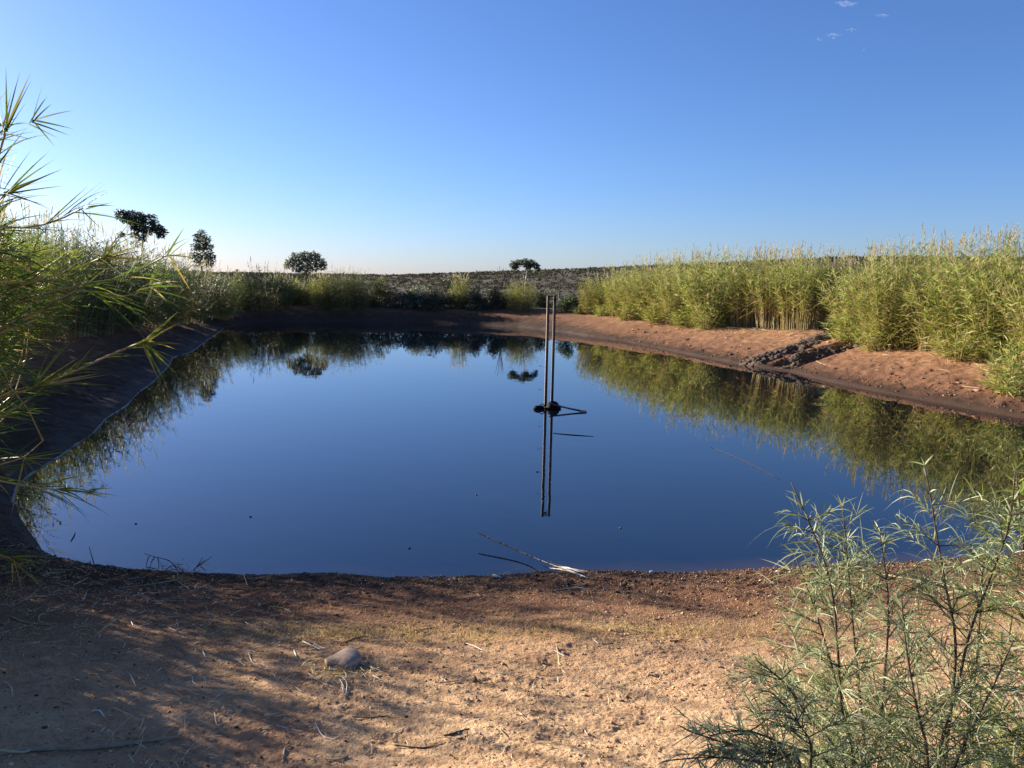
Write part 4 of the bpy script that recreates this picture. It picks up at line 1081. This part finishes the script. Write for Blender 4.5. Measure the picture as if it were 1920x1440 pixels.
# ---------------------------------------------------------------- near cane at the left edge
def leaf_whorl(lv, tip, d, n, L, Wd, spread=1.0, back=.35, droop=.15, seg=4):
    """blades leaving the last stretch of a culm, fanning about its direction d"""
    d = nrm(np.asarray(d, float)); a = rng.uniform(0, 6.283, n) ; s = rng.uniform(0, 1, n)
    e1 = nrm(np.cross(d, UPV + [.01, 0, 0])); e2 = np.cross(e1, d)
    sp = spread * rng.uniform(.25, 1.0, n)
    D = nrm(d[None] + (e1[None] * np.cos(a)[:, None] + e2[None] * np.sin(a)[:, None]) * sp[:, None])
    P = np.asarray(tip)[None] - d[None] * (s * back * L)[:, None]
    LL = L * rng.uniform(.55, 1.1, n)
    lv.add(*ribbons(P, D, LL, Wd * rng.uniform(.6, 1.15, n), -UPV * (LL * rng.uniform(0, droop * 2.4, n))[:, None], seg))
def near_cane():
    root = on(-3.05, 3.3); e = empty('giant_reed', tuple(root), 'tall near cane whose long blades reach in from the left edge', 'reeds')
    # culms traced in from the left edge: list of (px, py, distance)
    specs = [
        ([(270, 640, 3.3), (205, 666, 3.3), (130, 700, 3.25), (20, 742, 3.2), (-120, 800, 3.2)], .0075,
         [((270, 640), [(323, 596, 8), (333, 585, 8), (331, 607, 8), (347, 646, 9), (328, 654, 8), (297, 711, 9), (312, 720, 9), (330, 700, 8), (320, 680, 8), (306, 690, 6)]), ((205, 700), [])]),
        ([(310, 480, 3.5), (280, 497, 3.5), (232, 520, 3.4), (160, 532, 3.4), (60, 560, 3.3), (-100, 640, 3.3)], .006,
         [((312, 481), [(346, 426, 7), (356, 450, 5), (356, 475, 5), (376, 486, 5), (358, 546, 8), (340, 500, 6), (345, 520, 5), (300, 545, 5)])]),
        ([(283, 538, 3.45), (255, 552, 3.4), (215, 556, 3.4), (150, 543, 3.35), (90, 575, 3.3), (-80, 690, 3.2)], .0065,
         [((283, 537), [(304, 486, 9), (330, 519, 7), (335, 528, 6), (345, 537, 6), (310, 560, 7), (318, 572, 5), (291, 575, 6), (272, 580, 6), (268, 578, 5)])]),
        ([(155, 390, 3.2), (120, 408, 3.2), (80, 422, 3.15), (20, 432, 3.1), (-100, 470, 3.0)], .006,
         [((156, 390), [(203, 360, 9), (212, 379, 5), (215, 386, 5), (190, 430, 5), (160, 430, 5)])]),
        ([(190, 484, 3.3), (120, 512, 3.25), (60, 530, 3.2), (-90, 590, 3.1)], .007,
         [((192, 484), [(230, 487, 9), (214, 466, 7), (268, 460, 7), (262, 470, 5), (250, 410, 6), (283, 490, 10), (222, 510, 6), (236, 520, 5), (230, 440, 6), (205, 445, 6)])]),
        ([(165, 922, 3.0), (100, 918, 3.0), (30, 908, 3.0), (-120, 900, 2.9)], .0055,
         [((165, 922), [(205, 908, 6), (213, 915, 5), (203, 928, 5), (200, 936, 5), (162, 944, 5), (190, 918, 4), (180, 912, 4)])]),
        ([(22, 1046, 2.6), (-40, 1030, 2.6), (-150, 1000, 2.6)], .008,
         [((22, 1046), [(105, 1046, 8), (108, 1068, 7), (85, 1106, 8), (60, 1085, 6), (42, 1106, 9), (24, 1098, 9), (4, 1062, 8), (88, 1060, 7), (50, 1080, 6), (95, 1075, 5), (12, 1090, 6)])]),
        ([(10, 250, 3.1), (-5, 300, 3.1), (-40, 420, 3.05), (-120, 640, 3.0)], .008,
         [((8, 250), [(11, 125, 8), (38, 133, 8), (58, 136, 9), (59, 150, 7), (22, 170, 6), (-20, 150, 8), (50, 190, 7), (60, 262, 6)]),
          ((58, 228), [(80, 158, 8), (98, 194, 7), (89, 180, 5), (138, 207, 9), (138, 242, 7), (130, 254, 6), (110, 260, 6), (103, 275, 6), (85, 184, 6)])]),
        ([(8, 365, 3.05), (-10, 390, 3.05), (-60, 480, 3.0), (-140, 660, 3.0)], .007,
         [((8, 362), [(92, 284, 6), (104, 298, 6), (117, 317, 8), (70, 335, 6), (100, 395, 6), (92, 386, 7), (48, 365, 7), (60, 280, 5)])]),
        ([(60, 745, 3.1), (-10, 790, 3.05), (-130, 860, 3.0)], .007,
         [((60, 730), [(140, 622, 6), (132, 640, 6), (148, 670, 7), (120, 700, 6), (190, 700, 8), (206, 702, 8), (180, 716, 6), (205, 722, 5), (130, 740, 6), (96, 650, 5)])]),
        ([(45, 858, 2.95), (-30, 880, 2.9), (-140, 920, 2.9)], .006,
         [((40, 858), [(120, 842, 6), (92, 880, 6), (80, 905, 6), (60, 930, 7), (110, 860, 6), (20, 970, 7), (70, 845, 5)])]),
    ]
    ni = 0
    lv_extra = MB()
    for path, r, whorls in specs:
        P = [at_y(px, py, y) for px, py, y in path]
        P.append(root + [rng.uniform(-.2, .2), rng.uniform(-.2, .3), .5]); P.append(root + [rng.uniform(-.15, .15), rng.uniform(-.15, .15), -.1])
        C = spline(P, 34) - root; n = len(C)
        cu = obj('culm', MB().add(*tubes(C, np.linspace(r * .5, r * 1.5, n), 7)).mesh(True), M['near_stem'], e)
        lv = MB(); y0 = path[0][2]
        for (hx, hy), tips in whorls:
            for tx, ty, wpx in tips:
                A = at_y(hx + rng.normal(0, 3), hy + rng.normal(0, 3), y0) - root
                B = at_y(tx, ty, y0 + rng.uniform(-.16, .16)) - root
                D = B - A; L = np.linalg.norm(D); D = D / L
                bow = UPV * L * rng.uniform(.03, .10) * (1 if D[2] > -.5 else .3)
                lv.add(*ribbons([A], [nrm(D * L + bow)], L, wpx / F_PX * y0 * .55, [B - A - nrm(D * L + bow) * L], 5, np.array([[0, -1, rng.normal(0, .5)]])))
        # leaves along the culm
        leaf_whorl(lv, C[0], C[0] - C[2], 9, .24, .0058, .6, .9, .15); leaf_whorl(lv, C[3], C[1] - C[4], 6, .22, .0058, .7, .9, .2)
        m = 34; k = rng.integers(2, n - 12, m); Tn = nrm(C[k - 1] - C[k]); dd = nrm(Tn + rnd_dir(m, -.5, .7) * .6)
        LL = rng.uniform(.15, .32, m)
        lv.add(*ribbons(C[k], dd, LL, rng.uniform(.004, .0075, m), -UPV * (LL * rng.uniform(.05, .4, m))[:, None], 4))
        obj('leaves', lv, M['near_leaf'], cu)
    return e
near_cane()
def near_mass(label, boxpx, ydist, n, key, rootxy, dirs=(.9, -.1, .25)):
    """leafy side shoots of a cane stand filling a patch of the left edge"""
    root = on(*rootxy); e = empty('giant_reed', tuple(root), label, 'reeds', 'near cane at the left edge')
    lv, st = MB(), MB()
    for k in range(n):
        px = rng.uniform(boxpx[0], boxpx[2]); 
        f = 1 - (max(px, 0) / max(boxpx[2], 1)) ** 1.5 * .35
        cy = (boxpx[1] + boxpx[3]) / 2; py = cy + rng.uniform(-1, 1) * (boxpx[3] - boxpx[1]) / 2 * f
        y = ydist + rng.uniform(-.5, .5)
        tip = at_y(px, py, y) - root
        d = nrm(np.array(dirs) + rng.normal(0, .28, 3))
        b = tip - d * rng.uniform(.4, .7) - np.array([0, 0, .15])
        low = np.array([rng.uniform(-.35, .35), rng.uniform(-.35, .35), -.05])
        C = spline([low, (low * .4 + b * .6) + [-.1, 0, .25], b, tip], 12)
        st.add(*tubes(C, np.linspace(.007, .003, 12), 4))
        leaf_whorl(lv, tip, d, 15, .25, .0075, .75, 1.5, .12)
    obj('culms', st, M['near_stem'], e); obj('leaves', lv, M[key], e)
near_mass('sunlit leafy near cane filling the left edge at mid height', (-120, 420, 78, 650), 3.6, 120, 'near_leaf', (-3.5, 3.9))
near_mass('high near cane tops against the sky at the left edge', (-150, 190, 8, 410), 3.2, 30, 'near_leaf', (-3.3, 3.4), (.6, -.1, .75))
near_mass('lowest near cane shoots over the dark left shore', (-140, 800, -10, 940), 3.0, 8, 'near_leaf', (-3.0, 2.8), (.85, -.1, -.05))
near_mass('lower near cane shoots above the left waterline', (-110, 650, 45, 790), 3.3, 30, 'near_leaf', (-3.2, 3.1), (.8, -.1, .0))

# ---------------------------------------------------------------- wattle bushes bottom right
def wattle(stems, label, leafk, seed, leafL=.10, nb=1.0):
    r = np.random.default_rng(seed)
    y0 = stems[0][0][2]; b0 = at_y(stems[0][0][0], 1500, y0); root = on(b0[0], y0)
    e = empty('wattle_bush', tuple(root), label, 'bush', 'narrow-leaved bushes at the bottom right')
    lv, tw = MB(), MB()
    for st in stems:
        P = [root + [r.normal(0, .03), r.normal(0, .03), -.05]] + [at_y(*p) for p in st]
        C = spline(P, 30) - root
        obj('stem', MB().add(*tubes(C, np.linspace(.0068, .0018, 30), 6)).mesh(True), M['wattle_stem'], e)
        H = np.linalg.norm(np.diff(C, axis=0), axis=1).sum()
        nbr = int(H * 43 * nb)
        for k in range(nbr):
            s = r.uniform(.06, .97); i = int(s * 28); p = C[i]; T = nrm(C[i + 1] - C[i])
            a = r.uniform(0, 6.283); O = np.array([math.cos(a), math.sin(a), 0])
            Lb = r.uniform(.16, .42) * (1.12 - .85 * s)
            d = nrm(O + T * r.uniform(.25, 1.0))
            c = np.stack([p, p + d * Lb * .5, p + d * Lb + np.array([0, 0, r.uniform(-.12, .06)]) * Lb])
            c = spline(c, 7); tw.add(*tubes(c, np.linspace(.0022, .0009, 7), 3))
            m = int(6 + Lb * 85); q = r.uniform(.12, 1, m); fi = q * 6; i0 = np.minimum(fi.astype(int), 5); fr_ = (fi - i0)[:, None]
            pp = c[i0] * (1 - fr_) + c[i0 + 1] * fr_; tt = nrm(c[i0 + 1] - c[i0])
            ang = r.uniform(0, 6.283, m); z = r.uniform(-.3, .9, m); rr = np.sqrt(1 - z * z)
            o = np.stack([rr * np.cos(ang), rr * np.sin(ang), z], -1)
            D = nrm(tt * .8 + o * .8); L = leafL * r.uniform(.5, 1.25, m)
            lv.add(*ribbons(pp, D, L, r.uniform(.0022, .0040, m), -UPV * (L * r.uniform(.05, .9, m))[:, None] + np.cross(D, UPV) * (L * r.normal(0, .12, m))[:, None], 4, None, np.array([.4, .95, 1, .7, .08])))
        m = 16; tpos = C[-6:][r.integers(0, 6, m)]; D = nrm(nrm(C[-1] - C[-4])[None] * .7 + rnd_dir(m, -.2, .9))
        L = leafL * r.uniform(.4, .8, m); lv.add(*ribbons(tpos, D, L, .0055, -UPV * (L * .2)[:, None], 4))
    obj('branches', tw, M['wattle_stem'], e); obj('foliage', lv, M[leafk], e)
wattle([[(1599, 1440, 2.25), (1578, 1323, 2.27), (1570, 1202, 2.3), (1562, 1122, 2.32), (1546, 1053, 2.34), (1515, 975, 2.36), (1484, 905, 2.38)],
        [(1620, 1440, 2.35), (1612, 1300, 2.38), (1600, 1180, 2.42), (1590, 1060, 2.45), (1580, 950, 2.45)],
        [(1585, 1440, 2.2), (1520, 1350, 2.15), (1470, 1280, 2.1), (1420, 1240, 2.05)],
        [(1560, 1440, 2.1), (1480, 1400, 2.0), (1400, 1370, 1.95), (1330, 1380, 1.9)],
        [(1640, 1400, 2.3), (1660, 1250, 2.3), (1665, 1120, 2.35), (1650, 1000, 2.4)],
        [(1600, 1420, 2.3), (1560, 1250, 2.35), (1520, 1120, 2.4), (1490, 1040, 2.45)]],
       'tallest grey-green wattle with a bright top against the blue water', 'wattle_leaf', 101)
wattle([[(1760, 1440, 2.2), (1796, 1283, 2.22), (1820, 1182, 2.25), (1856, 1086, 2.25), (1893, 981, 2.25), (1903, 885, 2.25)],
        [(1770, 1440, 2.3), (1792, 1222, 2.3), (1772, 1094, 2.33), (1756, 1001, 2.35), (1744, 925, 2.35), (1733, 872, 2.35)],
        [(1740, 1440, 2.1), (1720, 1330, 2.1), (1700, 1220, 2.1), (1690, 1120, 2.15)],
        [(1790, 1440, 2.1), (1830, 1350, 2.05), (1870, 1270, 2.0), (1900, 1200, 2.0)],
        [(1800, 1440, 2.4), (1830, 1250, 2.45), (1840, 1100, 2.5), (1850, 1000, 2.5)]],
       'sparser wattle with two dark stems at the lower right edge', 'wattle_leaf', 202, nb=.8)
wattle([[(1960, 1440, 2.4), (1940, 1250, 2.4), (1925, 1100, 2.4), (1915, 980, 2.4), (1905, 880, 2.4)],
        [(1990, 1440, 2.3), (1980, 1200, 2.35), (1960, 1000, 2.4), (1945, 880, 2.4)],
        [(1940, 1440, 2.2), (1900, 1380, 2.15), (1860, 1330, 2.1)]],
       'yellow-green wattle cut off by the right edge', 'wattle_yellow', 303, nb=.9)
wattle([[(1480, 1440, 1.95), (1420, 1410, 1.9), (1350, 1390, 1.85), (1290, 1370, 1.85)],
        [(1500, 1440, 1.9), (1440, 1430, 1.85), (1340, 1420, 1.8), (1260, 1425, 1.8)],
        [(1520, 1440, 1.95), (1500, 1360, 1.95), (1450, 1300, 1.95)]],
       'low sprawling wattle shoots at the bottom edge', 'wattle_leaf', 404, nb=.8)

# ---------------------------------------------------------------- small clouds high at right
def clouds():
    m = bpy.data.materials.new('cloud'); m.use_nodes = True; nt = m.node_tree; nt.nodes.clear()
    out = nt.nodes.new('ShaderNodeOutputMaterial'); v = nt.nodes.new('ShaderNodeVolumePrincipled')
    v.inputs['Color'].default_value = (.95, .95, .97, 1); v.inputs['Density'].default_value = .013
    v.inputs['Anisotropy'].default_value = .3
    nt.links.new(v.outputs[0], out.inputs['Volume'])
    for px, py, w, h, lb in [(1586, 7, 17, 4.2, 'brightest small cloud wisp at the top edge'), (1563, 66, 14, 2.4, 'thin bright cloud sliver below the top wisp'),
                             (1537, 73, 7, 1.8, 'tiny cloud sliver left of the thin bright one'), (1596, 55, 10, 1.5, 'faint cloud sliver right of the thin bright one'), (1656, 28, 14, 1.8, 'faint cloud streak furthest right'),
                             (1619, 94, 4, 1.2, 'tiniest faint cloud dot lowest of the wisps')]:
        Y = 2400.0; c = at_y(px, py, Y); s = Y / F_PX * 1.05; mb = MB()
        for k in range(15):
            f = (k - 7) / 7.0
            lump(mb, (f * w * s * .75 + rng.normal(0, w * .05) * s, rng.normal(0, 6), -f * h * s * .15 + rng.normal(0, h * .25 * s)), (w * s * rng.uniform(.12, .34), w * s * .25, h * s * rng.uniform(.35, .8) * (1.1 - .7 * abs(f))), 3, .28, 1.8, px + k)
        o = obj('cloud', mb.mesh(True), m, None, tuple(c)); tag(o, lb, 'cloud', 'small wispy clouds at the upper right')
clouds()
